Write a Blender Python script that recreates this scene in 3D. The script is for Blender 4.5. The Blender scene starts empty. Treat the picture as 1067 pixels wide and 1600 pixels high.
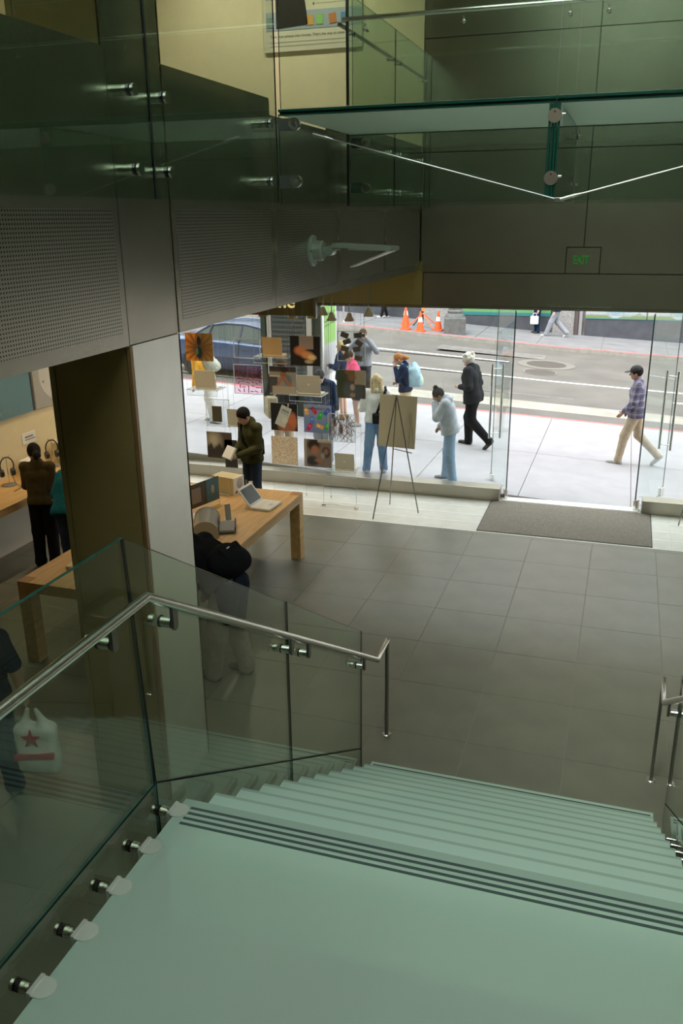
import bpy, bmesh, math, random
import numpy as np
from mathutils import Vector, Matrix, Euler

random.seed(4)
rng = np.random.default_rng(4)
scene = bpy.context.scene
COL = scene.collection
R = math.radians

# ------------------------------------------------------------------ camera
cam_d = bpy.data.cameras.new('camera')
cam = bpy.data.objects.new('camera', cam_d)
COL.objects.link(cam)
scene.camera = cam
cam.location = (0, 0, 4.35)
cam_d.sensor_fit = 'VERTICAL'
cam_d.sensor_height = 36.0
cam_d.lens = 36.0 * 1337.0 / 1600.0
cam_d.clip_start = 0.02
cam_d.clip_end = 300
cam.rotation_euler = (Matrix.Rotation(R(18.162), 3, 'Z') @ Matrix.Rotation(R(70.969), 3, 'X')
                      @ Matrix.Rotation(R(-0.613), 3, 'Z')).to_euler()

# ------------------------------------------------------------------ world, sun, exposure
world = bpy.data.worlds.new('overcast_sky')
scene.world = world
world.use_nodes = True
bg = world.node_tree.nodes['Background']
bg.inputs[0].default_value = (0.93, 0.97, 1.0, 1)
bg.inputs[1].default_value = 3.6
sun_d = bpy.data.lights.new('hazy_sun', 'SUN')
sun_d.energy = 2.2
sun_d.angle = R(25)
sun_d.color = (1.0, 0.96, 0.9)
sun = bpy.data.objects.new('hazy_sun', sun_d)
COL.objects.link(sun)
sun.rotation_euler = (R(32), R(-14), 0)
scene.view_settings.view_transform = 'Standard'
scene.view_settings.look = 'None'
scene.view_settings.exposure = 0.45
scene.view_settings.gamma = 1.0
scene.view_settings.use_curve_mapping = False
scene.cycles.transparent_max_bounces = 40
scene.cycles.max_bounces = 12
scene.cycles.diffuse_bounces = 6
scene.cycles.glossy_bounces = 4
scene.cycles.sample_clamp_indirect = 6.0

# ------------------------------------------------------------------ materials
MATS = {}

def newmat(name):
    m = bpy.data.materials.new(name)
    m.use_nodes = True
    nt = m.node_tree
    return m, nt, nt.nodes, nt.links, nt.nodes['Principled BSDF']

def M(name, col=(0.5, 0.5, 0.5), rough=0.6, metal=0.0, noise=0.0, scale=20.0, bump=0.0, bscale=None,
      spec=None, emit=None, estr=0.0, stretch=None, coat=0.0):
    if name in MATS:
        return MATS[name]
    m, nt, N, L, p = newmat(name)
    p.inputs['Base Color'].default_value = (*col, 1)
    p.inputs['Roughness'].default_value = rough
    p.inputs['Metallic'].default_value = metal
    if spec is not None:
        p.inputs['Specular IOR Level'].default_value = spec
    if coat:
        p.inputs['Coat Weight'].default_value = coat
    if emit:
        p.inputs['Emission Color'].default_value = (*emit, 1)
        p.inputs['Emission Strength'].default_value = estr
    if noise or bump:
        tc = N.new('ShaderNodeTexCoord')
        mp = N.new('ShaderNodeMapping')
        if stretch:
            mp.inputs['Scale'].default_value = stretch
        L.new(tc.outputs['Object'], mp.inputs['Vector'])
        nz = N.new('ShaderNodeTexNoise')
        nz.inputs['Scale'].default_value = scale
        nz.inputs['Detail'].default_value = 5
        L.new(mp.outputs[0], nz.inputs['Vector'])
        if noise:
            hsv = N.new('ShaderNodeHueSaturation')
            hsv.inputs['Color'].default_value = (*col, 1)
            mr = N.new('ShaderNodeMapRange')
            mr.inputs['From Min'].default_value = 0.3
            mr.inputs['From Max'].default_value = 0.7
            mr.inputs['To Min'].default_value = 1 - noise
            mr.inputs['To Max'].default_value = 1 + noise
            L.new(nz.outputs['Fac'], mr.inputs['Value'])
            L.new(mr.outputs[0], hsv.inputs['Value'])
            L.new(hsv.outputs[0], p.inputs['Base Color'])
        if bump:
            b = N.new('ShaderNodeBump')
            b.inputs['Strength'].default_value = bump
            b.inputs['Distance'].default_value = 0.01
            if bscale:
                nz2 = N.new('ShaderNodeTexNoise')
                nz2.inputs['Scale'].default_value = bscale
                L.new(mp.outputs[0], nz2.inputs['Vector'])
                L.new(nz2.outputs['Fac'], b.inputs['Height'])
            else:
                L.new(nz.outputs['Fac'], b.inputs['Height'])
            L.new(b.outputs[0], p.inputs['Normal'])
    MATS[name] = m
    return m

def glassmat(name, tint=(0.9, 0.97, 0.94), refl=1.0):
    """sheet glass: tinted see-through with a Schlick mirror on top"""
    if name in MATS:
        return MATS[name]
    m, nt, N, L, p = newmat(name)
    N.remove(p)
    out = N['Material Output']
    tr = N.new('ShaderNodeBsdfTransparent')
    tr.inputs[0].default_value = (*tint, 1)
    gl = N.new('ShaderNodeBsdfGlossy')
    gl.inputs['Color'].default_value = (1, 1, 1, 1)
    gl.inputs['Roughness'].default_value = 0.0
    lw = N.new('ShaderNodeLayerWeight')
    lw.inputs['Blend'].default_value = 0.5
    pw = N.new('ShaderNodeMath'); pw.operation = 'POWER'
    pw.inputs[1].default_value = 5.0
    L.new(lw.outputs['Facing'], pw.inputs[0])
    ma = N.new('ShaderNodeMath'); ma.operation = 'MULTIPLY_ADD'
    ma.inputs[1].default_value = 0.94 * refl
    ma.inputs[2].default_value = 0.042 * refl
    L.new(pw.outputs[0], ma.inputs[0])
    mx = N.new('ShaderNodeMixShader')
    L.new(ma.outputs[0], mx.inputs[0])
    L.new(tr.outputs[0], mx.inputs[1])
    L.new(gl.outputs[0], mx.inputs[2])
    L.new(mx.outputs[0], out.inputs['Surface'])
    MATS[name] = m
    return m

def frosted(name, col, rough=0.35, trans=0.45, amb=1.0):
    """sand-blasted laminated glass: part diffuse, part translucent, soft sheen"""
    m, nt, N, L, p = newmat(name)
    N.remove(p)
    out = N['Material Output']
    df = N.new('ShaderNodeBsdfDiffuse'); df.inputs[0].default_value = (*col, 1)
    tl = N.new('ShaderNodeBsdfTranslucent'); tl.inputs[0].default_value = (*[min(1, c * 1.25) for c in col], 1)
    mx = N.new('ShaderNodeMixShader'); mx.inputs[0].default_value = trans
    L.new(df.outputs[0], mx.inputs[1]); L.new(tl.outputs[0], mx.inputs[2])
    gl = N.new('ShaderNodeBsdfGlossy'); gl.inputs['Roughness'].default_value = rough
    gl.inputs['Color'].default_value = (0.9, 1, 0.96, 1)
    lw = N.new('ShaderNodeLayerWeight'); lw.inputs['Blend'].default_value = 0.5
    pw = N.new('ShaderNodeMath'); pw.operation = 'POWER'; pw.inputs[1].default_value = 4.0
    L.new(lw.outputs['Facing'], pw.inputs[0])
    ma = N.new('ShaderNodeMath'); ma.operation = 'MULTIPLY_ADD'
    ma.inputs[1].default_value = 0.5; ma.inputs[2].default_value = 0.05
    L.new(pw.outputs[0], ma.inputs[0])
    mx2 = N.new('ShaderNodeMixShader')
    L.new(ma.outputs[0], mx2.inputs[0]); L.new(mx.outputs[0], mx2.inputs[1]); L.new(gl.outputs[0], mx2.inputs[2])
    # fine anti-slip dot relief
    tc = N.new('ShaderNodeTexCoord')
    vo = N.new('ShaderNodeTexVoronoi'); vo.inputs['Scale'].default_value = 160; vo.inputs['Randomness'].default_value = 0.1
    L.new(tc.outputs['Object'], vo.inputs['Vector'])
    bp = N.new('ShaderNodeBump'); bp.inputs['Strength'].default_value = 0.12; bp.inputs['Distance'].default_value = 0.003
    L.new(vo.outputs['Distance'], bp.inputs['Height'])
    L.new(bp.outputs[0], df.inputs['Normal']); L.new(bp.outputs[0], gl.inputs['Normal'])
    last = mx2
    if amb < 1.0:                    # slightly see-through: what touches the underside shows as a soft blur
        rf_ = N.new('ShaderNodeBsdfRefraction'); rf_.inputs['Roughness'].default_value = 0.22; rf_.inputs['IOR'].default_value = 1.15
        rf_.inputs['Color'].default_value = (0.8, 1.0, 0.9, 1)
        last = N.new('ShaderNodeMixShader'); last.inputs[0].default_value = amb
        L.new(mx2.outputs[0], last.inputs[1]); L.new(rf_.outputs[0], last.inputs[2])
    L.new(last.outputs[0], out.inputs['Surface'])
    MATS[name] = m
    return m

def perforated(name, col, pitch=0.0225, rad=0.25):
    """brushed sheet metal punched with a square grid of small holes (holes = dark, recessed)"""
    m, nt, N, L, p = newmat(name)
    p.inputs['Metallic'].default_value = 0.9
    p.inputs['Roughness'].default_value = 0.30
    tc = N.new('ShaderNodeTexCoord')
    sp = N.new('ShaderNodeSeparateXYZ'); L.new(tc.outputs['Object'], sp.inputs[0])
    def cell(sock):
        d = N.new('ShaderNodeMath'); d.operation = 'DIVIDE'; d.inputs[1].default_value = pitch; L.new(sock, d.inputs[0])
        f = N.new('ShaderNodeMath'); f.operation = 'FLOORED_MODULO'; f.inputs[1].default_value = 1.0; L.new(d.outputs[0], f.inputs[0])
        s = N.new('ShaderNodeMath'); s.operation = 'SUBTRACT'; s.inputs[1].default_value = 0.5; L.new(f.outputs[0], s.inputs[0])
        q = N.new('ShaderNodeMath'); q.operation = 'MULTIPLY'; L.new(s.outputs[0], q.inputs[0]); L.new(s.outputs[0], q.inputs[1])
        return q.outputs[0]
    a = N.new('ShaderNodeMath'); a.operation = 'ADD'
    L.new(cell(sp.outputs['Y']), a.inputs[0]); L.new(cell(sp.outputs['Z']), a.inputs[1])
    lt = N.new('ShaderNodeMath'); lt.operation = 'LESS_THAN'; lt.inputs[1].default_value = rad * rad
    L.new(a.outputs[0], lt.inputs[0])
    mx = N.new('ShaderNodeMixRGB'); mx.inputs[1].default_value = (*col, 1); mx.inputs[2].default_value = (0.07, 0.066, 0.055, 1)
    L.new(lt.outputs[0], mx.inputs[0]); L.new(mx.outputs[0], p.inputs['Base Color'])
    MATS[name] = m
    return m

def attrmat(name, rough=0.35, coat=0.3):
    if name in MATS:
        return MATS[name]
    m, nt, N, L, p = newmat(name)
    a = N.new('ShaderNodeAttribute'); a.attribute_name = 'print'
    L.new(a.outputs['Color'], p.inputs['Base Color'])
    p.inputs['Roughness'].default_value = rough
    p.inputs['Coat Weight'].default_value = coat
    MATS[name] = m
    return m

def woodmat(name, c1, c2, scale=3.0, axis=(1, 0.12, 1)):
    m, nt, N, L, p = newmat(name)
    p.inputs['Roughness'].default_value = 0.45
    tc = N.new('ShaderNodeTexCoord'); mp = N.new('ShaderNodeMapping')
    mp.inputs['Scale'].default_value = axis
    L.new(tc.outputs['Object'], mp.inputs[0])
    nz = N.new('ShaderNodeTexNoise'); nz.inputs['Scale'].default_value = scale * 6; nz.inputs['Detail'].default_value = 8
    nz.inputs['Distortion'].default_value = 0.6
    L.new(mp.outputs[0], nz.inputs[0])
    r = N.new('ShaderNodeValToRGB')
    r.color_ramp.elements[0].position = 0.3; r.color_ramp.elements[0].color = (*c1, 1)
    r.color_ramp.elements[1].position = 0.7; r.color_ramp.elements[1].color = (*c2, 1)
    L.new(nz.outputs['Fac'], r.inputs[0]); L.new(r.outputs[0], p.inputs['Base Color'])
    MATS[name] = m
    return m

def plaidmat(name, base, c1, c2, pitch=0.075):
    m, nt, N, L, p = newmat(name)
    p.inputs['Roughness'].default_value = 0.9
    tc = N.new('ShaderNodeTexCoord'); sp = N.new('ShaderNodeSeparateXYZ'); L.new(tc.outputs['Object'], sp.inputs[0])
    sumxy = N.new('ShaderNodeMath'); sumxy.operation = 'ADD'
    L.new(sp.outputs['X'], sumxy.inputs[0]); L.new(sp.outputs['Y'], sumxy.inputs[1])
    def stripe(sock, off, w):
        d = N.new('ShaderNodeMath'); d.operation = 'MULTIPLY_ADD'; d.inputs[1].default_value = 1 / pitch; d.inputs[2].default_value = off
        L.new(sock, d.inputs[0])
        f = N.new('ShaderNodeMath'); f.operation = 'FLOORED_MODULO'; f.inputs[1].default_value = 1.0; L.new(d.outputs[0], f.inputs[0])
        l = N.new('ShaderNodeMath'); l.operation = 'LESS_THAN'; l.inputs[1].default_value = w; L.new(f.outputs[0], l.inputs[0])
        return l.outputs[0]
    cur = None
    for sock, off, w, c in ((sp.outputs['Z'], 0, 0.35, c1), (sumxy.outputs[0], 0.2, 0.35, c1), (sp.outputs['Z'], 0.45, 0.14, c2), (sumxy.outputs[0], 0.7, 0.14, c2)):
        mx = N.new('ShaderNodeMixRGB'); s = stripe(sock, off, w)
        ml = N.new('ShaderNodeMath'); ml.operation = 'MULTIPLY'; ml.inputs[1].default_value = 0.6; L.new(s, ml.inputs[0])
        L.new(ml.outputs[0], mx.inputs[0])
        if cur is None:
            mx.inputs[1].default_value = (*base, 1)
        else:
            L.new(cur, mx.inputs[1])
        mx.inputs[2].default_value = (*c, 1); cur = mx.outputs[0]
    L.new(cur, p.inputs['Base Color'])
    MATS[name] = m
    return m

glass_rail = glassmat('rail_glass', (0.86, 0.92, 0.86))
glass_win = glassmat('window_glass', (0.97, 0.99, 0.985), 0.7)
glass_fin = glassmat('beam_glass', (0.87, 0.93, 0.89), 0.8)
glass_nose = frosted('satin_nosing_glass', (0.36, 0.475, 0.405), trans=0.2)
acrylic = glassmat('clear_acrylic', (0.93, 0.95, 0.95))
edge_teal = M('glass_edge_teal', (0.010, 0.075, 0.055), 0.12)
edge_dk = M('glass_edge_dark', (0.004, 0.022, 0.016), 0.15)
edge_light = M('glass_edge_pale', (0.25, 0.48, 0.40), 0.2)
edge_acr = M('acrylic_edge', (0.62, 0.66, 0.66), 0.25)
steel = M('brushed_stainless_steel', (0.78, 0.77, 0.73), 0.2, 1.0, 0.04, 8)
steel_pol = M('polished_steel', (0.75, 0.75, 0.73), 0.15, 1.0)
steel_dk = M('dark_satin_steel', (0.28, 0.27, 0.25), 0.35, 1.0)
rubber = M('black_rubber', (0.01, 0.01, 0.01), 0.7)
panel_mat = M('bead_blasted_metal_panel', (0.43, 0.41, 0.34), 0.27, 0.92, 0.04, 3, 0.03, 500)
column_mat = M('silver_column_metal', (0.88, 0.86, 0.79), 0.38, 0.8, 0.03, 4, 0.03, 500)
column_brown = M('bronze_column_side', (0.30, 0.22, 0.085), 0.5, 0.3, 0.05, 4)
perf_mat = perforated('perforated_metal', (0.46, 0.44, 0.37))
joint_mat = M('joint_shadow_black', (0.012, 0.012, 0.01), 0.9)
beige = M('beige_plaster', (0.72, 0.63, 0.40), 0.85, 0, 0.03, 6)
cream = M('cream_plaster', (0.75, 0.66, 0.44), 0.85, 0, 0.03, 6)
ceil_mat = M('ceiling_white', (0.62, 0.60, 0.55), 0.9)
stone = M('grey_floor_stone', (0.165, 0.162, 0.122), 0.32, 0, 0.10, 2.2, 0.04, 180)
stone_b = M('grey_floor_stone_warm', (0.171, 0.167, 0.126), 0.32, 0, 0.10, 2.6, 0.04, 180)
stone_l = M('pale_entry_stone', (0.60, 0.59, 0.53), 0.45, 0, 0.06, 6)
grout = M('grout', (0.24, 0.235, 0.19), 0.9)
strip_w = M('white_metal_strip', (0.85, 0.85, 0.82), 0.35)
mat_brown = M('woven_door_mat', (0.20, 0.18, 0.145), 0.95, 0, 0.2, 40, 0.4, 400)
frost = frosted('frosted_stair_glass', (0.50, 0.65, 0.57), trans=0.2)
frost_land = frosted('frosted_landing_glass', (0.62, 0.76, 0.67), trans=0.3, amb=0.30)
frost_br = frosted('frosted_bridge_glass', (0.62, 0.65, 0.60), trans=0.6)
frost_edge = M('frosted_glass_edge', (0.38, 0.62, 0.52), 0.3)
stripe_dk = M('dark_grip_stripe', (0.045, 0.075, 0.07), 0.7)
wood = woodmat('honey_maple', (0.53, 0.31, 0.115), (0.69, 0.44, 0.19))
wood_end = woodmat('maple_end_grain', (0.36, 0.17, 0.05), (0.46, 0.24, 0.08), 6)
white_pl = M('white_plastic', (0.78, 0.77, 0.72), 0.35)
white_card = M('white_card', (0.8, 0.79, 0.74), 0.7)
black_pl = M('black_plastic', (0.02, 0.02, 0.02), 0.4)
grey_pl = M('grey_plastic', (0.22, 0.22, 0.215), 0.4)
silver_pl = M('silver_laptop_shell', (0.58, 0.55, 0.45), 0.45, 0.3)
screen_dk = M('dark_screen', (0.03, 0.035, 0.045), 0.15)
print_mat = attrmat('printed_picture')
skin = M('light_skin', (0.58, 0.36, 0.26), 0.6)
skin_dk = M('tan_skin', (0.38, 0.21, 0.13), 0.6)

# ------------------------------------------------------------------ mesh helpers
class MB:
    """collects shapes into one mesh"""
    def __init__(s):
        s.v = []; s.f = []; s.m = []
    def add(s, vs, fs, mi=0):
        o = len(s.v)
        s.v += [tuple(v) for v in vs]
        s.f += [tuple(i + o for i in f) for f in fs]
        s.m += [mi] * len(fs)
        return s
    def box(s, c, d, rot=None, mi=0, bev=0.0):
        hx, hy, hz = d[0] / 2, d[1] / 2, d[2] / 2
        if bev:
            bm = bmesh.new(); bmesh.ops.create_cube(bm, size=1)
            bmesh.ops.scale(bm, vec=d, verts=bm.verts)
            bmesh.ops.bevel(bm, geom=bm.edges[:], offset=bev, segments=2, affect='EDGES', profile=0.5)
            vs = [v.co.copy() for v in bm.verts]; bm.verts.index_update()
            fs = [[v.index for v in f.verts] for f in bm.faces]; bm.free()
        else:
            vs = [Vector((x, y, z)) for x in (-hx, hx) for y in (-hy, hy) for z in (-hz, hz)]
            fs = [(0, 1, 3, 2), (4, 6, 7, 5), (0, 4, 5, 1), (2, 3, 7, 6), (0, 2, 6, 4), (1, 5, 7, 3)]
        if rot is not None:
            vs = [rot @ v for v in vs]
        c = Vector(c)
        return s.add([v + c for v in vs], fs, mi)
    def bx(s, x0, x1, y0, y1, z0, z1, mi=0):
        return s.box(((x0 + x1) / 2, (y0 + y1) / 2, (z0 + z1) / 2), (abs(x1 - x0), abs(y1 - y0), abs(z1 - z0)), None, mi)
    def cyl(s, a, b, r, n=16, r2=None, mi=0, caps=True):
        a, b = Vector(a), Vector(b)
        r2 = r if r2 is None else r2
        d = (b - a).normalized()
        u = d.orthogonal().normalized(); w = d.cross(u)
        vs = []
        for p, rr in ((a, r), (b, r2)):
            for i in range(n):
                t = 2 * math.pi * i / n
                vs.append(p + u * (rr * math.cos(t)) + w * (rr * math.sin(t)))
        fs = [(i, (i + 1) % n, n + (i + 1) % n, n + i) for i in range(n)]
        if caps:
            fs += [tuple(range(n - 1, -1, -1)), tuple(range(n, 2 * n))]
        return s.add(vs, fs, mi)
    def tube(s, pts, r, n=12, closed=False, mi=0):
        P = [Vector(p) for p in pts]; k = len(P)
        rings = []
        u = None
        for i in range(k):
            if closed:
                d = (P[(i + 1) % k] - P[i - 1])
            else:
                d = (P[min(i + 1, k - 1)] - P[max(i - 1, 0)])
            d.normalize()
            if u is None:
                u = d.orthogonal().normalized()
            else:
                u = (u - d * u.dot(d)).normalized()
            w = d.cross(u)
            sc = 1.0
            if 0 < i < k - 1:
                c = (P[i] - P[i - 1]).normalized().dot((P[i + 1] - P[i]).normalized())
                sc = 1.0 / max(0.35, math.sqrt((1 + c) / 2)) if c < 0.95 else 1.0
            rr = r[i] if isinstance(r, (list, tuple)) else r
            # mitre: stretch in the bend plane only when the corner is sharp
            ring = []
            for j in range(n):
                t = 2 * math.pi * j / n
                off = u * (rr * math.cos(t)) + w * (rr * math.sin(t))
                if sc > 1.001:
                    bis = ((P[i + 1] - P[i]).normalized() - (P[i] - P[i - 1]).normalized())
                    if bis.length > 1e-6:
                        bis.normalize()
                        off = off + bis * (off.dot(bis) * (sc - 1))
                ring.append(P[i] + off)
            rings.append(ring)
        vs = [v for ring in rings for v in ring]
        fs = []
        for i in range(k if closed else k - 1):
            a, b = i * n, ((i + 1) % k) * n
            fs += [(a + j, a + (j + 1) % n, b + (j + 1) % n, b + j) for j in range(n)]
        if not closed:
            fs += [tuple(range(n - 1, -1, -1)), tuple(range((k - 1) * n, k * n))]
        return s.add(vs, fs, mi)
    def prism(s, poly, ax, t0, t1, mi=0, mi_edge=None):
        """poly of (a,b) in the plane normal to axis ax ('x': (y,z), 'y': (x,z), 'z': (x,y))"""
        def P(a, b, t):
            return {'x': (t, a, b), 'y': (a, t, b), 'z': (a, b, t)}[ax]
        n = len(poly)
        vs = [P(a, b, t0) for a, b in poly] + [P(a, b, t1) for a, b in poly]
        s.add(vs, [tuple(range(n)), tuple(range(2 * n - 1, n - 1, -1))], mi)
        s.add(vs, [(i, n + i, n + (i + 1) % n, (i + 1) % n) for i in range(n)], mi if mi_edge is None else mi_edge)
        return s
    def lathe(s, prof, c=(0, 0, 0), n=24, mi=0, rot=None):
        c = Vector(c); vs = []; k = len(prof)
        for r, z in prof:
            for i in range(n):
                t = 2 * math.pi * i / n
                v = Vector((r * math.cos(t), r * math.sin(t), z))
                if rot is not None:
                    v = rot @ v
                vs.append(v + c)
        fs = []
        for a in range(k - 1):
            fs += [(a * n + i, a * n + (i + 1) % n, (a + 1) * n + (i + 1) % n, (a + 1) * n + i) for i in range(n)]
        if prof[0][0] > 1e-4:
            fs.append(tuple(range(n - 1, -1, -1)))
        if prof[-1][0] > 1e-4:
            fs.append(tuple(range((k - 1) * n, k * n)))
        return s.add(vs, fs, mi)
    def sphere(s, c, r, n=12, mi=0, rot=None):
        rr = (r, r, r) if not isinstance(r, (tuple, list)) else r
        c = Vector(c); vs = []
        for a in range(n // 2 + 1):
            ph = math.pi * a / (n // 2)
            for i in range(n):
                t = 2 * math.pi * i / n
                v = Vector((rr[0] * math.sin(ph) * math.cos(t), rr[1] * math.sin(ph) * math.sin(t), rr[2] * math.cos(ph)))
                if rot is not None:
                    v = rot @ v
                vs.append(v + c)
        fs = [(a * n + i, (a + 1) * n + i, (a + 1) * n + (i + 1) % n, a * n + (i + 1) % n) for a in range(n // 2) for i in range(n)]
        return s.add(vs, fs, mi)
    def build(s, name, mats, parent=None, smooth=False, label=None):
        me = bpy.data.meshes.new(name)
        me.from_pydata([tuple(v) for v in s.v], [], s.f)
        for m in (mats if isinstance(mats, (list, tuple)) else [mats]):
            me.materials.append(m)
        if max(s.m or [0]) > 0:
            me.polygons.foreach_set('material_index', s.m)
        bm = bmesh.new(); bm.from_mesh(me)
        bmesh.ops.remove_doubles(bm, verts=bm.verts, dist=1e-5) if smooth else None
        bmesh.ops.recalc_face_normals(bm, faces=bm.faces)
        bm.to_mesh(me); bm.free()
        if smooth:
            me.polygons.foreach_set('use_smooth', [True] * len(me.polygons))
            try:
                me.set_sharp_from_angle(angle=R(40))
            except Exception:
                pass
        return link(name, me, parent, label)

def link(name, me, parent=None, label=None):
    o = bpy.data.objects.new(name, me)
    COL.objects.link(o)
    if parent is not None:
        o.parent = parent
    if label:
        o['label'] = label
    return o

def tag(o, label, cat, group=None):
    o['label'] = label; o['category'] = cat
    if group:
        o['group'] = group
    return o

def thing(name, label, cat, loc=(0, 0, 0), rz=0.0, group=None):
    o = bpy.data.objects.new(name, None)
    o.empty_display_size = 0.1
    COL.objects.link(o)
    o.location = loc; o.rotation_euler = (0, 0, rz)
    return tag(o, label, cat, group)

def struct(o, label=None):
    o['kind'] = 'structure'
    if label:
        o['label'] = label
    return o

def sempty(name, label=None):
    o = bpy.data.objects.new(name, None)
    o.empty_display_size = 0.1
    COL.objects.link(o)
    return struct(o, label)

def slab(poly, ax, t0, t1, name, mats, parent=None, label=None):
    return MB().prism(poly, ax, t0, t1, 0, 1).build(name, mats, parent, label=label)

def text_mesh(name, body, size, mat, parent, loc, rot, depth=0.002, align='LEFT', sx=1.0, bold=0.0):
    cu = bpy.data.curves.new(name + '_curve', 'FONT')
    cu.body = body; cu.size = size; cu.extrude = depth; cu.align_x = align; cu.offset = bold
    cu.resolution_u = 3
    tmp = bpy.data.objects.new('tmp_text', cu)
    COL.objects.link(tmp)
    dg = bpy.context.evaluated_depsgraph_get()
    me = bpy.data.meshes.new_from_object(tmp.evaluated_get(dg))
    bpy.data.objects.remove(tmp); bpy.data.curves.remove(cu)
    mt = Matrix.Translation(loc) @ rot.to_matrix().to_4x4() @ Matrix.Diagonal((sx, 1, 1, 1))
    me.transform(mt)
    me.materials.clear(); me.materials.append(mat)
    me.name = name
    return link(name, me, parent)

def facing_minus_y():            # text plane that reads from -Y side
    return Euler((R(90), 0, 0))

def facing_plus_x():             # reads from +X side
    return Euler((R(90), 0, R(90)))

def picture(name, x0, x1, z0, z1, y, fn, parent, n=44, ax='y', gain=1.0):
    """flat print: colours computed per vertex by fn(u, v); faces -Y (ax y) or +X (ax x)"""
    vs = []; cols = []
    us = np.linspace(0, 1, n)
    U, V = np.meshgrid(us, us)
    C_ = np.clip(fn(U, V) * gain, 0, .9)
    if ax == 'y':
        X = x0 + (x1 - x0) * U; Z = z0 + (z1 - z0) * V; Y = np.full_like(X, y)
    else:
        Y = x0 + (x1 - x0) * U; Z = z0 + (z1 - z0) * V; X = np.full_like(Y, y)
    co = np.stack([X, Y, Z], -1).reshape(-1, 3)
    idx = np.arange(n * n).reshape(n, n)
    q = np.stack([idx[:-1, :-1], idx[:-1, 1:], idx[1:, 1:], idx[1:, :-1]], -1).reshape(-1, 4)
    me = np_mesh(name, co, q, print_mat, False)
    a = me.color_attributes.new('print', 'FLOAT_COLOR', 'POINT')
    a.data.foreach_set('color', np.concatenate([C_.reshape(-1, 3), np.ones((n * n, 1))], 1).ravel().astype(np.float32))
    return link(name, me, parent)

def np_mesh(name, co, q, mat, smooth=True):
    me = bpy.data.meshes.new(name)
    me.vertices.add(len(co)); me.vertices.foreach_set('co', np.asarray(co, np.float32).ravel())
    k = q.shape[1]
    me.loops.add(len(q) * k); me.loops.foreach_set('vertex_index', q.astype(np.int32).ravel())
    me.polygons.add(len(q))
    me.polygons.foreach_set('loop_start', np.arange(0, len(q) * k, k, dtype=np.int32))
    try:
        me.polygons.foreach_set('loop_total', np.full(len(q), k, np.int32))
    except Exception:
        pass
    me.update(calc_edges=True)
    me.validate()
    if mat:
        me.materials.append(mat)
    if smooth:
        me.polygons.foreach_set('use_smooth', [True] * len(me.polygons))
    return me

# ================================================================== SETTING
XW = -3.07            # atrium face of the left metal wall
YF = 13.35            # inner face of the shop front header
ZB = 3.565            # underside of the left metal wall
XL = -8.1             # back wall of the left room
XR = 3.6
ZC = 8.7
YB = -1.7

# ---- floor: bed, stone tiles in a grid, pale entry strips
floor = MB().bx(XL - 0.2, XR + 0.2, YB - 0.2, 13.42, -0.3, -0.0035).build('floor', grout)
struct(floor, 'grey stone tiled shop floor')
TX, TY = 0.83, 0.865
tile_me = {}
for k, mt in enumerate((stone, stone_b)):
    o = MB().box((0, 0, -0.02), (TX - 0.006, TY - 0.0045, 0.04)).build('tile', mt, floor)
    tile_me[k] = o.data
    bpy.data.objects.remove(o)
ix0 = int(math.floor((XL + 0.15) / TX)); first = True
for i in range(-10, 6):
    for j in range(-2, 12):
        x = -0.15 - TX / 2 + i * TX + TX
        y = 6.42 + TY / 2 + (j - 6) * TY
        if x + TX / 2 < XL or x - TX / 2 > XR or y - TY / 2 < YB or y + TY / 2 > 11.70:
            continue
        o = link('tile', tile_me[(i * 7 + j * 3 + (i * j) % 5) % 2], floor)
        o.location = (x, y, random.uniform(-0.0012, 0))
yy = 6.42 + 0.865 * 6
for a, b in ((11.62, 11.70),):
    pass
y_last = 6.42 + TY * 6
MB().bx(XL, XR, 11.60, 11.705, -0.04, 0.0).build('tile', stone, floor)
for k, y0 in enumerate((11.73, 12.09, 12.45, 12.81)):
    for i in range(-4, 2):
        x0 = i * 1.8 - .9
        MB().bx(x0 + 0.0005, x0 + 1.7995, y0, y0 + 0.335, -0.04, 0.0).build('tile', stone_l, floor)
for k, y0 in enumerate((11.705, 12.065, 12.425, 12.785)):
    MB().bx(XL + 0.05, XR - 0.05, y0, y0 + 0.025, -0.03, 0.002).build('inlay_strip', strip_w, floor, label='white metal strip set in the entry floor')
MB().bx(XL, XR, 13.145, 13.42, -0.04, 0.0).build('tile', stone_l, floor)

dm = thing('door_mat', 'large brown woven entrance mat inside the glass doors', 'mat', (-0.57, 12.47, 0))
MB().box((0, 0, 0.006), (2.41, 1.45, 0.012), bev=0.004).build('pile', mat_brown, dm)
for s_ in (-1, 1):
    MB().box((s_ * 1.205, 0, 0.005), (0.02, 1.45, 0.010)).build('edging', rubber, dm)

# ---- shell walls
wl = MB().bx(XL - 0.2, XL, YB, 13.6, 0, ZC).build('wall_left', beige); struct(wl, 'warm beige wall of the left room')
wr = MB().bx(XR, XR + 0.2, YB, 13.6, 0, ZC).build('wall_right', panel_mat); struct(wr)
wb = MB().bx(XL, XR, YB - 0.2, YB, 0, ZC).build('wall_back', panel_mat); struct(wb)

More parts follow.
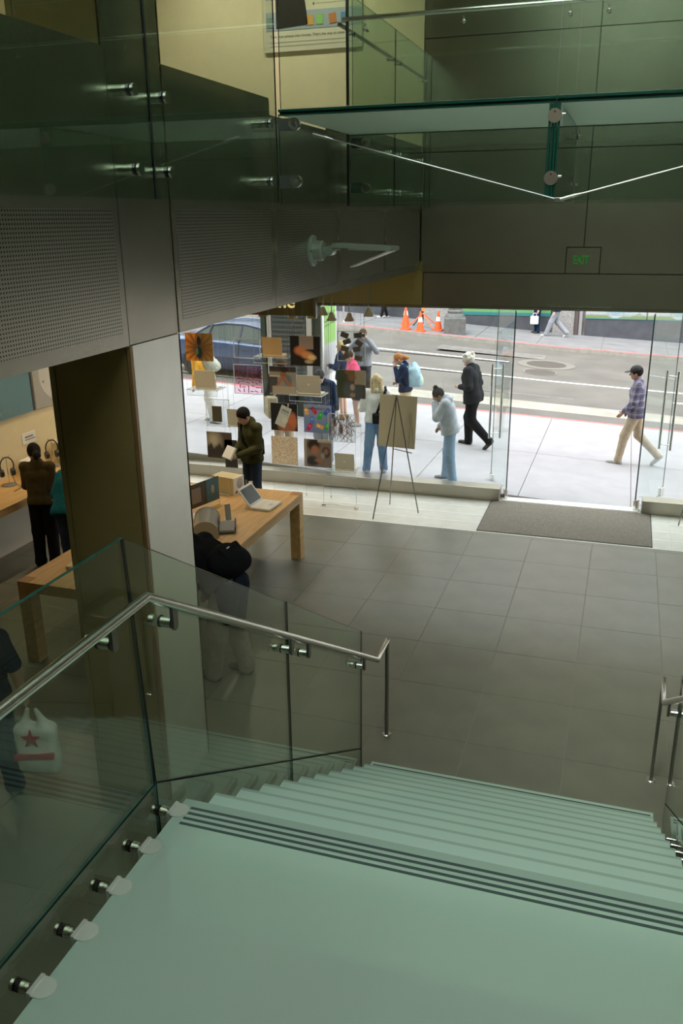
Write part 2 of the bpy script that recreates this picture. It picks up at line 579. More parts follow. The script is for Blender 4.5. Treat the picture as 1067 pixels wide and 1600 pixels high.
# ---- ceiling of the hall with an open roof light above the stair, lower ceiling of the left room
cl = sempty('ceiling', 'white ceiling with a roof light over the stair')
SKX0, SKX1, SKY0, SKY1 = -2.2, 1.2, -1.4, 11.4
for (x0, x1, y0, y1) in ((XL - .2, SKX0, YB - .2, 13.6), (SKX1, XR + .2, YB - .2, 13.6), (SKX0, SKX1, YB - .2, SKY0), (SKX0, SKX1, SKY1, 13.6)):
    MB().bx(x0, x1, y0, y1, ZC, ZC + 0.25).build('ceiling_slab', ceil_mat, cl)
for i in range(5):
    x = SKX0 + (SKX1 - SKX0) * i / 4
    MB().bx(x - .04, x + .04, SKY0, SKY1, ZC + .05, ZC + .2).build('glazing_bar', white_pl, cl)
MB().bx(SKX0, SKX1, SKY0, 4.5, ZC + .2, ZC + .21).build('roof_pane', glassmat('clear_roof_glass', (0.88, 0.92, 0.88)), cl)
MB().bx(SKX0, SKX1, 4.55, SKY1, ZC + .2, ZC + .21).build('roof_pane', glassmat('dimmed_roof_glass', (0.50, 0.54, 0.50)), cl, label='unseen roof panes with a tint added to dim the daylight')  # darker tint added to these unseen panes to hold back daylight
MB().bx(SKX0, SKX1, 4.5, 4.55, ZC + .1, ZC + .22).build('glazing_bar', white_pl, cl)
c2 = MB().bx(XL, XW - 0.12, YB, 13.30, 3.62, 3.70).build('ceiling_lower', ceil_mat); struct(c2, 'ceiling of the left room')
c3 = MB().bx(XL, XW - 0.12, YB, 13.35, 5.05, 5.20).build('floor_upper', M('gallery_floor', (0.3, 0.27, 0.2), 0.6)); struct(c3, 'floor of the upper gallery')

# ---- left metal wall (edge of the gallery): panels with open joints
wm = MB().bx(XW - 0.12, XW - 0.03, YB, YF, ZB + 0.005, 5.19).build('wall_gallery', joint_mat)
struct(wm, 'long metal clad gallery edge over the left room')
JY = [YB, -0.35, 1.6, 3.0, 4.95, 5.63, 7.49, 9.36, 11.3, YF]
for a, b in zip(JY[:-1], JY[1:]):
    top = 5.30 if not (a > 7.4 and b < 9.5) else 5.185
    if abs(a - 4.95) < .01:
        continue
    base = MB().bx(XW - 0.04, XW, a + 0.004, b - 0.004, ZB, top)
    pn = base.build('panel', panel_mat, wm)
    # punched field, a hair proud of the sheet
    MB().bx(XW - 0.01, XW + 0.0015, a + 0.065, b - 0.065, ZB + 0.09, 4.41).build('perforated_field', perf_mat, pn, label='field of small punched holes')
    MB().bx(XW - 0.12, XW - 0.04, a + 0.004, b - 0.004, ZB, ZB + 0.02).build('return_edge', panel_mat, wm)
# gallery upstand cap
for a, b in ((YB, 7.47), (9.38, YF)):
    MB().bx(XW - 0.14, XW + 0.002, a, b, 5.30, 5.315).build('coping', panel_mat, wm)
MB().bx(XW - 0.14, XW - 0.04, YB, 7.47, 5.18, 5.30).build('upstand', panel_mat, wm)
MB().bx(XW - 0.14, XW - 0.04, 9.38, YF, 5.18, 5.30).build('upstand', panel_mat, wm)

# ---- column standing under and through the gallery edge
co = thing('column', 'tall square metal column, silver on the atrium side and bronze on the stair side', 'column', (-3.395, 5.29, 0))
hx, hy = 0.325, 0.34
MB().bx(-hx + .01, hx - .012, -hy + .012, hy - .01, 0, ZC).build('core', joint_mat, co)
for z0, z1 in ((0, ZB - .004), (ZB + .004, 5.30), (5.308, ZC)):
    MB().bx(hx - .02, hx, -hy + (.03 if z0 == 0 else .004), hy - (0 if z0 == 0 else .004), z0, z1).build('silver_face', column_mat if z0 == 0 else panel_mat, co, label='pale silver metal face')
    MB().bx(-hx, -hx + .02, -hy, hy, z0, z1).build('back_face', column_brown, co)
    MB().bx(-hx + .05, hx - .035, -hy, -hy + .02, z0, z1).build('bronze_face', column_brown, co, label='dark bronze face')
    MB().bx(-hx, -hx + .042, -hy - .002, -hy + .02, z0, z1).build('edge_trim', column_brown, co)
    if z0 == 0:
        MB().bx(hx - .028, hx, -hy - .002, -hy + .024, z0, z1).build('edge_trim', M('copper_brown_trim', (0.34, 0.2, 0.09), 0.45, 0.4), co)
    MB().bx(-hx, hx, hy - .02, hy + .001, z0, z1).build('street_face', column_brown, co)

# ---- front wall over the shop front: metal panels, exit panel, lower band
wf = MB().bx(XL, XR, YF + 0.03, YF + 0.35, 3.06, ZC).build('wall_front', joint_mat)
struct(wf, 'dark metal clad front wall above the shop window')
def fpanel(x0, x1, z0, z1, mat=panel_mat, name='panel', label=None):
    g = 0.006
    return MB().bx(x0 + g, x1 - g, YF, YF + 0.04, z0 + g, z1 - g).build(name, mat, wf, label=label)
XS = [-3.065, -0.66, 1.7, XR]
for a, b in zip(XS[:-1], XS[1:]):
    for z0, z1 in ((6.72, ZC), (5.23, 6.72)):
        fpanel(a, b, z0, z1)
g_ = .006
MB().prism([(-3.065 + g_, 3.53 + g_), (-.90 - g_, 3.53 + g_), (-.90 - g_, 3.90 + g_), (-.66 - g_, 3.90 + g_), (-.66 - g_, 5.23 - g_), (-3.065 + g_, 5.23 - g_)], 'y', YF, YF + .04).build('panel', panel_mat, wf)
MB().prism([(-.42 + g_, 3.53 + g_), (1.7 - g_, 3.53 + g_), (1.7 - g_, 5.23 - g_), (-.66 + g_, 5.23 - g_), (-.66 + g_, 3.90 + g_), (-.42 + g_, 3.90 + g_)], 'y', YF, YF + .04).build('panel', panel_mat, wf)
fpanel(1.7, XR, 3.53, 5.23)
fpanel(-3.02, 1.7, 3.035, 3.53); fpanel(1.7, XR, 3.035, 3.53)
fpanel(XL, -3.02, 3.035, 3.70, M('warm_lit_band', (0.33, 0.26, 0.09), 0.5, 0.3))  # warm room light on the header is painted into this band's colour
MB().bx(XL, XR, YF, YF + 0.35, 3.0, 3.035).build('soffit', panel_mat, wf)
fpanel(XL, -3.065, 5.23, ZC, M('gallery_plaster', (0.72, 0.67, 0.50), 0.85, 0, 0.03, 6), 'plaster_panel', 'plain beige plaster at gallery level')
ex = fpanel(-0.90, -0.42, 3.53, 3.90, panel_mat, 'exit_panel', 'square panel with green exit lettering')
text_mesh('lettering', 'EXIT', 0.175, M('exit_green', (0.02, 0.22, 0.03), 0.4, emit=(0.02, 0.5, 0.04), estr=0.10), ex, (-0.80, YF - 0.004, 3.665), facing_minus_y(), 0.004, sx=0.62, bold=0.002)  # letters are unlit; their faint glow is painted in
text_mesh('door_notice', 'These doors to remain unlocked during business hours', 0.036, M('etched_letters', (0.30, 0.31, 0.24), 0.6), wf, (-1.08, YF - 0.001, 3.05), facing_minus_y(), 0.001, sx=1.08)

# ---- shop window, low metal sill, mullion-free glass
w1 = sempty('window_1', 'tall shop window left of the doors, on a low metal sill')
sill_m = M('satin_sill_metal', (0.44, 0.41, 0.34), 0.35, 0.8, 0.05, 3)
MB().box(((XL - 1.66) / 2, 13.31, 0.105), (-1.66 - XL, 0.26, 0.21), bev=0.008).build('window_sill', sill_m, w1)
xs = [XL, -1.62]
for a, b in zip(xs[:-1], xs[1:]):
    slab([(a + .004, .20), (b - .004, .20), (b - .004, 3.03), (a + .004, 3.03)], 'y', 13.40, 13.415, 'window_pane', [glass_win, edge_teal], w1)
w2 = sempty('window_2', 'shop window right of the doors')
MB().box(((XR + 0.50) / 2, 13.31, 0.105), (XR - 0.50, 0.26, 0.21), bev=0.008).build('window_sill', sill_m, w2)
for a, b in ((0.45, 2.0), (2.0, XR)):
    slab([(a + .004, .20), (b - .004, .20), (b - .004, 3.03), (a + .004, 3.03)], 'y', 13.40, 13.415, 'window_pane', [glass_win, edge_teal], w2)
thr = MB().bx(-1.62, 0.45, 13.24, 13.44, -0.01, 0.012).build('trim_1', strip_w); struct(thr, 'bright threshold strip of the door opening')

def door(name, hx, sgn, label):
    """glass door leaf swung outwards past square"""
    d = sempty(name, label)
    d.location = (hx, 13.34, 0)
    ang = R(113 if sgn < 0 else 64)
    d.rotation_euler = (0, 0, ang)        # local +x runs along the leaf
    slab([(0.012, .03), (0.97, .03), (0.97, 2.99), (0.012, 2.99)], 'y', -0.006, 0.006, 'glass_leaf', [glass_win, edge_teal], d)
    MB().box((0.0, 0, 1.5), (0.014, 0.016, 2.95)).build('hinge_edge', edge_teal, d)
    for x in (0.045, 0.92):
        for z in (0.085,):
            MB().box((x, 0, z), (0.12, 0.05, 0.15), bev=0.004).build('patch_fitting', steel, d)
    for s in (-1, 1):
        h = MB()
        h.cyl((0.86, s * 0.09, 0.80), (0.86, s * 0.09, 2.05), 0.02, 14)
        h.cyl((0.86, 0.0, 0.88), (0.86, s * 0.09, 0.88), 0.008, 10)
        h.cyl((0.86, 0.0, 1.97), (0.86, s * 0.09, 1.97), 0.008, 10)
        h.build('pull_handle', steel, d, True)
    return d
door('door_1', -1.575, -1, 'left leaf of the open glass entrance doors')
door('door_2', 0.405, 1, 'right leaf of the open glass entrance doors')

# ================================================================== GLASS STAIR
SX0, SX1 = -1.67, 0.53
GXL, GXR = -1.76, 0.62
LZ, LY = 1.90, 2.82
GZ = 2.03              # top of the side glass along the landing
RUN, RISE, NT = 0.281, 0.1727, 11
st = thing('glass_staircase', 'green frosted glass landing and stair flight running down to the shop floor', 'staircase', (0, 0, 0))
# landing
_y0, _y1, _zt, _zb = YB + .02, LY - .045, LZ, LZ - .055
ld = MB().add([(SX0, _y0, _zt), (SX1, _y0, _zt), (SX1, _y1, _zt), (SX0, _y1, _zt), (SX0, _y0, _zb), (SX1, _y0, _zb), (SX1, _y1, _zb), (SX0, _y1, _zb)],
              [(0, 1, 2, 3)], 0)
ld.add(ld.v[:], [(4, 7, 6, 5)], 2).add(ld.v[:8], [(0, 4, 5, 1), (1, 5, 6, 2), (2, 6, 7, 3), (3, 7, 4, 0)], 1)
ld = ld.build('landing', [frost_land, frost_edge, glass_fin], st)
MB().prism([(SX0, LY - .0445), (SX1, LY - .0445), (SX1, LY), (SX0, LY)], 'z', LZ - .055, LZ, 0, 1).build('clear_nosing', [glass_nose, frost_edge], ld)
for k in range(4):
    y = LY - 0.052 - k * 0.034
    MB().bx(SX0 + 0.05, SX1 - 0.03, y - 0.007, y + 0.007, LZ - 0.001, LZ + 0.0015).build('grip_stripe', stripe_dk, ld)
# glass fins carrying the landing
for y in (LY - 0.215, 1.0, -0.6):
    slab([(SX0 + .03, LZ - .30), (SX1 - .03, LZ - .30), (SX1 - .03, LZ - .06), (SX0 + .03, LZ - .06)], 'y', y - .03, y + .03, 'support_fin', [M('fin_white_glass', (.80, .95, .86), .3), edge_light], st)
tread0 = None
for k in range(1, NT):
    y1 = LY + RUN * k; z = LZ - RISE * k
    t = MB().prism([(SX0, y1 - RUN - 0.035), (SX1, y1 - RUN - 0.035), (SX1, y1 - .018), (SX0, y1 - .018)], 'z', z - 0.045, z, 0, 1).build('tread', [frost, frost_edge], st)
    MB().prism([(SX0, y1 - .0175), (SX1, y1 - .0175), (SX1, y1), (SX0, y1)], 'z', z - .045, z, 0, 1).build('clear_nosing', [glass_nose, frost_edge], t)
# floor plate with stripes at the foot
fp = MB().bx(SX0 - .02, SX1 + .02, LY + RUN * (NT - 1) - .03, 5.905, -0.002, 0.006).build('foot_plate', frost, st)
for k in range(2):
    MB().bx(SX0 + .0, SX1 - .0, 5.86 - k * .03, 5.872 - k * .03, 0.005, 0.0075).build('grip_stripe', stripe_dk, fp)
# stringers: laminated glass either side, top edge level with the landing then sloping
def stringer(x, nm):
    top = [(YB + .02, LZ - .02), (2.72, LZ - .02), (5.82, 0.17)]
    bot = [(5.82, 0.0), (5.55, 0.0), (2.60, LZ - .34), (YB + .02, LZ - .34)]
    # two panes meeting at the guard joint
    ym = 4.285
    zt = GZ + (0.17 - GZ) * (ym - 2.72) / (5.82 - 2.72)
    zb = (LZ - .34) * (5.55 - ym) / (5.55 - 2.60)
    a = [(YB + .02, GZ), (2.715, GZ), (2.715, LZ - .34 - .06), (YB + .02, LZ - .34)]
    b = [(2.725, GZ), (ym - .004, zt + .002), (ym - .004, zb), (2.725, LZ - .34 - .08)]
    c = [(ym + .004, zt - .002), (5.82, .17), (5.82, 0.0), (5.55, 0.0), (ym + .004, zb)]
    for q in (a, b, c):
        slab(q, 'x', x - .008, x + .008, 'stringer_pane', [glass_rail, edge_teal], st)
stringer(GXL, 'l'); stringer(GXR, 'r')
# pin fittings: half disc clamp on the glass, stub to the stringer
clamp_m = M('brushed_clamp', (0.80, 0.80, 0.76), 0.32, 0.7)
def pin(side, y, z, flat):
    xe = SX0 if side < 0 else SX1
    xg = GXL if side < 0 else GXR
    s = -side                        # towards the stair
    p = MB()
    n = 14
    if flat:
        poly = [(xe - s * 0.012, y - .043)] + [(xe + s * (0.012 + 0.043 * math.sin(math.pi * i / n)), y - 0.043 * math.cos(math.pi * i / n)) for i in range(n + 1)] + [(xe - s * 0.012, y + .043)]
        p.prism(poly, 'z', z - 0.001, z + 0.005)
        p.bx(min(xe - s * .012, xe - s * .027), max(xe - s * .012, xe - s * .027), y - .043, y + .043, z - .05, z + .012)
    else:
        p.bx(min(xe, xe - s * .012), max(xe, xe - s * .012), y - .02, y + .02, z - .02, z + .01)
    o = p.build('clamp_plate', clamp_m, st)
    q = MB()
    zc = z - .02
    rr_ = 1.0 if flat else .55
    q.cyl((xe - s * .012, y, zc), (xg + s * .013, y, zc), 0.013 * rr_, 16)
    q.cyl((xg + s * .013, y, zc), (xg + s * .03, y, zc), 0.024 * rr_, 18)
    q.cyl((xe - s * .045, y, zc), (xe - s * .07, y, zc), 0.022 * rr_, 18)
    q.cyl((xg - s * .013, y, zc), (xg - s * .025, y, zc), 0.024 * rr_, 18)
    q.build('stub', steel_pol, o, True)
    MB().cyl((xe - s * .07, y, zc), (xe - s * .095, y, zc), 0.023 * rr_, 16).build('washer', rubber, o, True)
for side in (-1, 1):
    for y in (2.735, 2.495, 2.26, 2.03, 1.78, 1.5, 1.2, 0.7, 0.2):
        pin(side, y, LZ, True)
    for k in range(1, NT):
        pin(side, LY + RUN * k - 0.16, LZ - RISE * k - 0.02, False)

# guard glass + handrail, one balustrade either side
def balustrade(x, s, label):
    """s: direction from the glass to the stair"""
    b = thing('glass_balustrade', label, 'balustrade', (x, 0, 0))
    zj = GZ + .005
    tz = 3.195
    ym, ze = 4.285, 0.175
    slope = (1.245 - tz) / (5.85 - 2.64)
    tm = tz + slope * (ym - 2.64)
    bm = zj + (ze - zj) * (ym - 2.72) / (5.82 - 2.72)
    P = [[(YB + .02, zj + .006), (1.05, zj + .006), (1.05, tz), (YB + .02, tz)],
         [(1.06, zj + .006), (2.716, zj + .006), (2.645, tz), (1.06, tz)],
         [(2.724, zj + .006), (ym - .005, bm + .006), (ym - .005, tm), (2.655, tz)],
         [(ym + .005, bm + .004), (5.82, ze + .006), (5.83, 1.25), (ym + .005, tm)]]
    P[1][1] = (2.70, zj + .006); P[1][2] = (2.66, tz)
    for q in P:
        slab(q, 'x', -.0075, .0075, 'glass_panel', [glass_rail, edge_dk if q is not P[1] and q is not P[0] else edge_teal], b)
    # black gasket along the foot of the glass
    MB().tube([(0, YB + .03, zj), (0, 2.72, zj), (0, 5.82, ze)], 0.0055, 6).build('gasket', rubber, b)
    MB().tube([(0, 2.715, zj), (0, 2.66, tz)], 0.007, 6).build('gasket', rubber, b)
    MB().tube([(0, ym, bm), (0, ym, tm)], 0.005, 6).build('gasket', rubber, b)
    xr = s * 0.08
    pts = [(xr, YB + .03, 2.955), (xr, 2.66, 2.955), (xr, 6.03, 0.90), (xr, 6.34, 0.93), (xr, 6.335, 0.0)]
    MB().tube(pts[:4], 0.0215, 18).build('handrail', steel, b, True)
    ps = MB(); ps.box((xr, 6.335, 0.465), (0.024, 0.05, 0.93), bev=.003); ps.build('end_post', steel_dk, b)
    MB().lathe([(0.001, 0.012), (0.034, 0.012), (0.04, 0.006), (0.04, 0)], (xr, 6.335, 0), 24).build('floor_flange', steel_pol, b, True)
    for y in (0.5, 2.42, 2.86, 4.16, 4.44, 5.65):
        z = 2.955 if y < 2.66 else 2.955 + (0.90 - 2.955) * (y - 2.66) / (6.03 - 2.66)
        zb = z - 0.085
        br = MB()
        br.cyl((s * .012, y, zb), (xr - s * .012, y, zb), 0.024, 18)
        br.cyl((-s * .012, y, zb), (-s * .035, y, zb), 0.025, 16)
        o = br.build('rail_bracket', steel_pol, b, True)
        MB().prism([(y - .02, z - .012), (y + .02, z - .012), (y + .02, zb - .015), (y + .008, zb - .03), (y - .008, zb - .03), (y - .02, zb - .015)], 'x', xr - .008, xr + .008).build('drop_plate', steel_dk, o)
        MB().cyl((s * .012, y, zb), (s * .02, y, zb), 0.0265, 16).build('washer', rubber, o, True)
    return b
balustrade(GXL, 1, 'glass balustrade with steel handrail on the left side of the stair')
balustrade(GXR, -1, 'glass balustrade with steel handrail on the right side of the stair')

# ================================================================== GALLERY GUARD GLASS AND BRIDGE
GX = -2.95
gg = thing('gallery_guard', 'tall glass guard panels pinned to the gallery edge before the bridge', 'balustrade', (GX, 0, 0))
def gpanel(parent, y0, y1, z0=4.47, z1=6.48, nm='glass_panel'):
    return slab([(y0, z0), (y1, z0), (y1, z1), (y0, z1)], 'x', -.006, .006, nm, [glass_rail, edge_dk], parent)
for a, b in ((YB + .05, 1.0), (1.01, 3.1), (3.11, 5.217), (5.237, 7.34)):
    gpanel(gg, a, b)
MB().bx(-.0065, .0065, 5.218, 5.236, 4.47, 6.48).build('joint_seal', rubber, gg)
def standoff(parent, y, z, xw=XW - GX):
    o = MB().cyl((xw, y, z), (-.012, y, z), 0.033, 20).cyl((.011, y, z), (.03, y, z), 0.036, 22).build('standoff', steel_pol, parent, True)
    MB().cyl((-.02, y, z), (-.007, y, z), 0.0345, 18).cyl((.006, y, z), (.012, y, z), 0.0345, 18).build('washer', rubber, o, True)
for y in (1.25, 2.85, 3.35, 5.02, 5.42, 7.17):
    for z in (5.085, 4.64):
        standoff(gg, y, z)
MB().tube([(-.07, YB + .1, 6.19), (-.07, 7.40, 6.19)], .0205, 14).build('handrail', steel, gg, True)
g2 = thing('gallery_guard', 'glass guard panels with handrail between the bridge and the front wall', 'balustrade', (GX, 0, 0))
for a, b in ((9.37, 11.285), (11.295, 13.0), (13.01, 13.34)):
    gpanel(g2, a, b)
MB().bx(-.012, .012, 9.335, 9.365, 4.46, 6.9).build('corner_post', black_pl, g2)
for y in (9.75, 11.05, 11.55, 12.8):
    for z in (5.085, 4.64):
        standoff(g2, y, z)
MB().tube([(-.07, 9.30, 6.19), (-.07, 13.1, 6.19)], .0205, 14).build('handrail', steel_dk, g2, True)
for y in (9.5, 11.12, 11.46, 13.0):
    o = MB().cyl((-.06, y, 6.13), (.03, y, 6.13), .016, 12).cyl((.012, y, 6.13), (.03, y, 6.13), .026, 16).build('rail_bracket', steel_pol, g2, True)

br = thing('glass_bridge', 'glass footbridge with frosted deck crossing above the entrance hall', 'bridge', (0, 0, 0))
BX0, BX1 = -2.93, XR
BY0, BY1 = 7.35, 9.36
# deck of frosted slabs
for a, b in ((BX0, -0.655), (-0.645, 1.62), (1.63, BX1)):
    MB().prism([(a, BY0 + .02), (b, BY0 + .02), (b, BY1), (a, BY1)], 'z', 5.165, 5.20, 0, 1).build('deck_slab', [frost_br, edge_teal], br)
# clear beam fins, front and back
for y in (BY0, BY1 + .03):
    for a, b in ((BX0, -0.70), (-0.59, 1.62), (1.63, BX1)):
        slab([(a, 4.455), (b, 4.455), (b, 5.16), (a, 5.16)], 'y', y - .012, y + .012, 'beam_fin', [glass_fin, edge_teal], br)
    MB().bx(BX0, BX1, y - .02, y + .02, 5.158, 5.166).build('edge_rail', edge_teal, br)
    MB().bx(BX0, BX1, y - .014, y + .014, 5.186, 5.205).build('edge_rail', edge_teal, br)
# guards above the deck
for y in (BY0, BY1 + .03):
    for a, b in ((BX0 + .02, -0.655), (-0.645, 1.62), (1.63, BX1)):
        slab([(a, 5.21), (b, 5.21), (b, 6.48), (a, 6.48)], 'y', y - .010, y + .010, 'guard_glass', [glass_rail, edge_teal], br)
MB().tube([(BX0 - .06, BY1 - .05, 6.23), (BX1, BY1 - .05, 6.23)], .0215, 16).build('handrail', steel, br, True)
MB().tube([(BX0 - .06, BY0 + .08, 6.19), (BX1, BY0 + .08, 6.19)], .0215, 16).build('handrail', steel, br, True)
for x in (-2.75, -1.75, -0.75, -0.4, 1.0):
    for y, s in ((BY1 - .05, 1), (BY0 + .08, -1)):
        MB().cyl((x, y, 6.13), (x, y + s * .09, 6.13), .014, 12).cyl((x, y, 6.13), (x, y, 6.18), .01, 10).sphere((x, y - s * .005, 6.13), .022, 12).build('rail_bracket', steel_pol, br, True)
# cross fin in the middle: laminated leaves seen on edge, with bolted discs
cf = sorted([-0.688, -0.665, -0.642, -0.619])
for x in cf:
    slab([(BY0 - .03, 4.47), (BY1, 4.47), (BY1, 5.155), (BY0 - .03, 5.155)], 'x', x - .008, x + .008, 'cross_fin_leaf', [glass_fin, edge_teal], br)
for y, sgn in ((BY0 - .045, -1), (BY1 + .06, 1)):
    for z in (5.065, 4.62):
        o = MB().cyl((-.653, y, z), (-.653, y - sgn * .02, z), .052, 28).build('bolt_disc', M('brushed_disc', (0.46, 0.40, 0.34), 0.3, 0.9), br, True)
        MB().cyl((-.653, y - .012 * 1, z + .027), (-.653, y + .004, z + .027), .006, 10).build('pin_hole', rubber, o)
        MB().cyl((-.60, y + .05, z + .012), (-.575, y + .05, z + .012), .012, 12).build('bolt_end', steel_pol, o, True)
MB().box((-.58, BY0 - .03, 4.462), (.07, .05, .03), bev=.004).build('rod_anchor', steel_dk, br)
# tension rods
for y in (BY0 - .045,):
    for a, b in (((-2.60, y, 5.0), (-.60, y, 4.465)), ((-.56, y, 4.465), (1.6, y, 5.0))):
        A, B = Vector(a), Vector(b); d = (B - A).normalized()
        o = MB().cyl(A, B, .0055, 10).build('tension_rod', steel_pol, br, True)
        MB().cyl(A - d * .01, A + d * .10, .014, 14).cyl(A + d * .10, A + d * .17, .014, 14, .006).build('rod_end', steel, o, True)
        if b[0] > 0:
            MB().cyl(B - d * .12, B, .014, 14).build('rod_end', steel, o, True)
# clamps where the fin meets the gallery glass
for y, x0 in ((BY0 - .02, -2.93), (BY1 + .055, -2.93)):
    for z in (5.085, 4.64):
        n = 12
        poly = [(x0 + .0, z - .05), (x0 + .155, z - .05)] + [(x0 + .155 + .05 * math.sin(math.pi * i / n), z - .05 * math.cos(math.pi * i / n)) for i in range(1, n)] + [(x0 + .155, z + .05), (x0, z + .05)]
        o = MB().prism(poly, 'y', y - .006, y + .006).build('clamp_bar', M('satin_clamp', (0.16, 0.18, 0.165), 0.3, 0.6), br)
        MB().cyl((x0 + .155, y - .03, z), (x0 + .155, y, z), .05, 28).build('bolt_disc', steel, o, True)
        MB().cyl((x0 + .155, y - .036, z), (x0 + .155, y - .03, z), .018, 18).build('bolt_cap', steel_dk, o, True)

# wall lamp on the gallery face: round base, knuckle, wedge shaped head
wl_ = thing('wall_spotlight', 'grey wedge shaped wall light on a round base', 'wall light', (XW, 8.50, 4.03))
lg = M('grey_green_enamel', (0.50, 0.56, 0.50), 0.35, 0.2)
ry = Matrix.Rotation(R(90), 3, 'Y')
MB().lathe([(.001, 0.0), (.15, 0.0), (.15, .02), (.14, .03), (.001, .03)], (0, 0, 0), 32, rot=ry).build('base_plate', lg, wl_, True)
for a_ in (60, 180, 300):
    MB().cyl((.028, .125 * math.cos(R(a_)), .125 * math.sin(R(a_))), (.036, .125 * math.cos(R(a_)), .125 * math.sin(R(a_))), .012, 10).build('screw', steel_dk, wl_)
MB().lathe([(.001, .03), (.098, .03), (.098, .11), (.085, .125), (.001, .125)], (0, 0, 0), 28, rot=ry).build('drum', lg, wl_, True)
MB().cyl((.12, 0, 0), (.20, 0, 0), .035, 18).cyl((.19, -.055, 0), (.19, .055, 0), .048, 22).build('knuckle', lg, wl_, True)
MB().cyl((.20, 0, .01), (.30, 0, .035), .022, 12).build('neck', lg, wl_, True)
def plate(p, q, w0, w1, th, name, mat):
    """tapered sheet from p to q (x, z) with half widths w0, w1"""
    d = Vector((q[0] - p[0], 0, q[1] - p[1])).normalized(); nn = Vector((-d.z, 0, d.x)) * th
    vs = []
    for off in (Vector((0, 0, 0)), nn):
        for (x, z), w in ((p, w0), (q, w1)):
            vs += [Vector((x, -w, z)) + off, Vector((x, w, z)) + off]
    MB().add(vs, [(0, 1, 3, 2), (4, 6, 7, 5), (0, 4, 5, 1), (2, 3, 7, 6), (0, 2, 6, 4), (1, 5, 7, 3)]).build(name, mat, wl_)
plate((.25, .035), (.86, .0), .13, .17, .04, 'head', lg)
plate((.44, -.155), (.86, .005), .12, .17, .012, 'lower_reflector', M('pale_rim', (0.62, 0.58, 0.52), 0.4))
MB().cyl((.40, -.06, .02), (.70, -.06, .005), .012, 10).cyl((.40, .06, .02), (.70, .06, .005), .012, 10).build('tube_lamps', white_pl, wl_, True)

# ================================================================== STREET
YC = 20.0                      # near kerb
YK = 31.0                      # far kerb
YW = 34.6                      # far building line
SL = 0.05                      # the street climbs to the left
def gz(x, y):
    b = -SL * (x + .6)
    if y < YC:
        return b - .02 * (y - 13.35)
    if y < YK:
        return b - .02 * (YC - 13.35) - .11 + max(0, -x - 2) * .022 * (y - YC) / (YK - YC)
    return b - .02 * (YC - 13.35) + .03 + max(0, -x - 2) * .022
SXL, SXR = -40.0, 30.0
walk_m = M('pale_pavement_concrete', (0.325, 0.315, 0.325), 0.85, 0, 0.06, 2.5, 0.05, 90)
walk_far = M('grey_pavement_concrete', (0.165, 0.165, 0.17), 0.85, 0, 0.12, 1.5, 0.05, 90)
road_m = M('worn_asphalt', (0.115, 0.107, 0.095), 0.9, 0, 0.16, 0.9, 0.2, 60)
gut_m = M('pale_concrete_gutter', (0.28, 0.26, 0.22), 0.9, 0, 0.15, 2.0)
red_m = M('red_kerb_paint', (0.50, 0.13, 0.13), 0.8, 0, 0.25, 6)
curb_m = M('kerb_concrete', (0.27, 0.25, 0.22), 0.9, 0, 0.15, 5)
paint_m = M('white_road_paint', (0.66, 0.65, 0.62), 0.8, 0, 0.2, 8)
iron = M('cast_iron_cover', (0.085, 0.075, 0.065), 0.7, 0.3, 0.2, 30, 0.4, 80)

def gquad(x0, x1, y0, y1, dz=0.0, th=0.06, far=None):
    yy = (y0 + y1) / 2
    e = 1e-4
    def z(x, y):
        return gz(x, min(max(y, y0 + e), y1 - e)) + dz
    vs = []; fs = []
    cuts = [x0, -2.0, x1] if x0 < -2.0 < x1 else [x0, x1]
    for a, b in zip(cuts[:-1], cuts[1:]):
        o = len(vs)
        for t in (0, -th):
            vs += [(a, y0, z(a, y0) + t), (b, y0, z(b, y0) + t), (b, y1, z(b, y1) + t), (a, y1, z(a, y1) + t)]
        fs += [tuple(i + o for i in f) for f in ((0, 1, 2, 3), (7, 6, 5, 4), (0, 4, 5, 1), (1, 5, 6, 2), (2, 6, 7, 3), (3, 7, 4, 0))]
    return vs, fs

sw = MB().add(*gquad(SXL, SXR, 13.44, YC - .16, -.02, .3)).build('sidewalk', grout); struct(sw, 'pale concrete pavement outside the shop')
for xa in np.arange(-40.8, 28, 1.75):
    x = xa - 1.39 + 40.8 - 38.5 - 0.0
for i in range(-22, 17):
    x0 = -1.395 + i * 1.75; x1 = x0 + 1.75
    for (y0, y1) in ((13.44, 16.42), (16.42, YC - .16)):
        MB().add(*gquad(x0 + .006, x1 - .006, y0 + .006, y1 - .006, 0, .05)).build('paving_slab', walk_m, sw)
cb = MB().add(*gquad(SXL, SXR, YC - .16, YC - .005, 0, .4)).build('kerb', curb_m); struct(cb)
MB().add(*gquad(SXL, SXR, YC - .10, YC - .006, .003, .004)).build('red_paint', red_m, cb, label='worn red paint on the kerb edge')
rd = MB().add(*gquad(SXL, SXR, YC, YK - .01, 0, .3)).build('road', road_m); struct(rd, 'worn grey road climbing to the left')
MB().add(*gquad(SXL, SXR, YC + 1.15, YC + 2.05, .004, .003)).build('gutter_band', gut_m, rd, label='pale concrete band along the road edge')
MB().add(*gquad(SXL, SXR, YC + .02, YC + .06, .003, .003)).build('gutter_band', gut_m, rd)
MB().add(*gquad(SXL, SXR, 25.05, 25.20, .005, .004)).build('lane_line', paint_m, rd, label='long white lane line')
for x0, x1, y0 in ((1.9, 4.9, 25.75), (1.4, 4.0, 23.6), (-9.5, -3.4, 27.6)):
    MB().add(*gquad(x0, x1, y0, y0 + .16, .005, .004)).build('lane_dash', paint_m, rd)
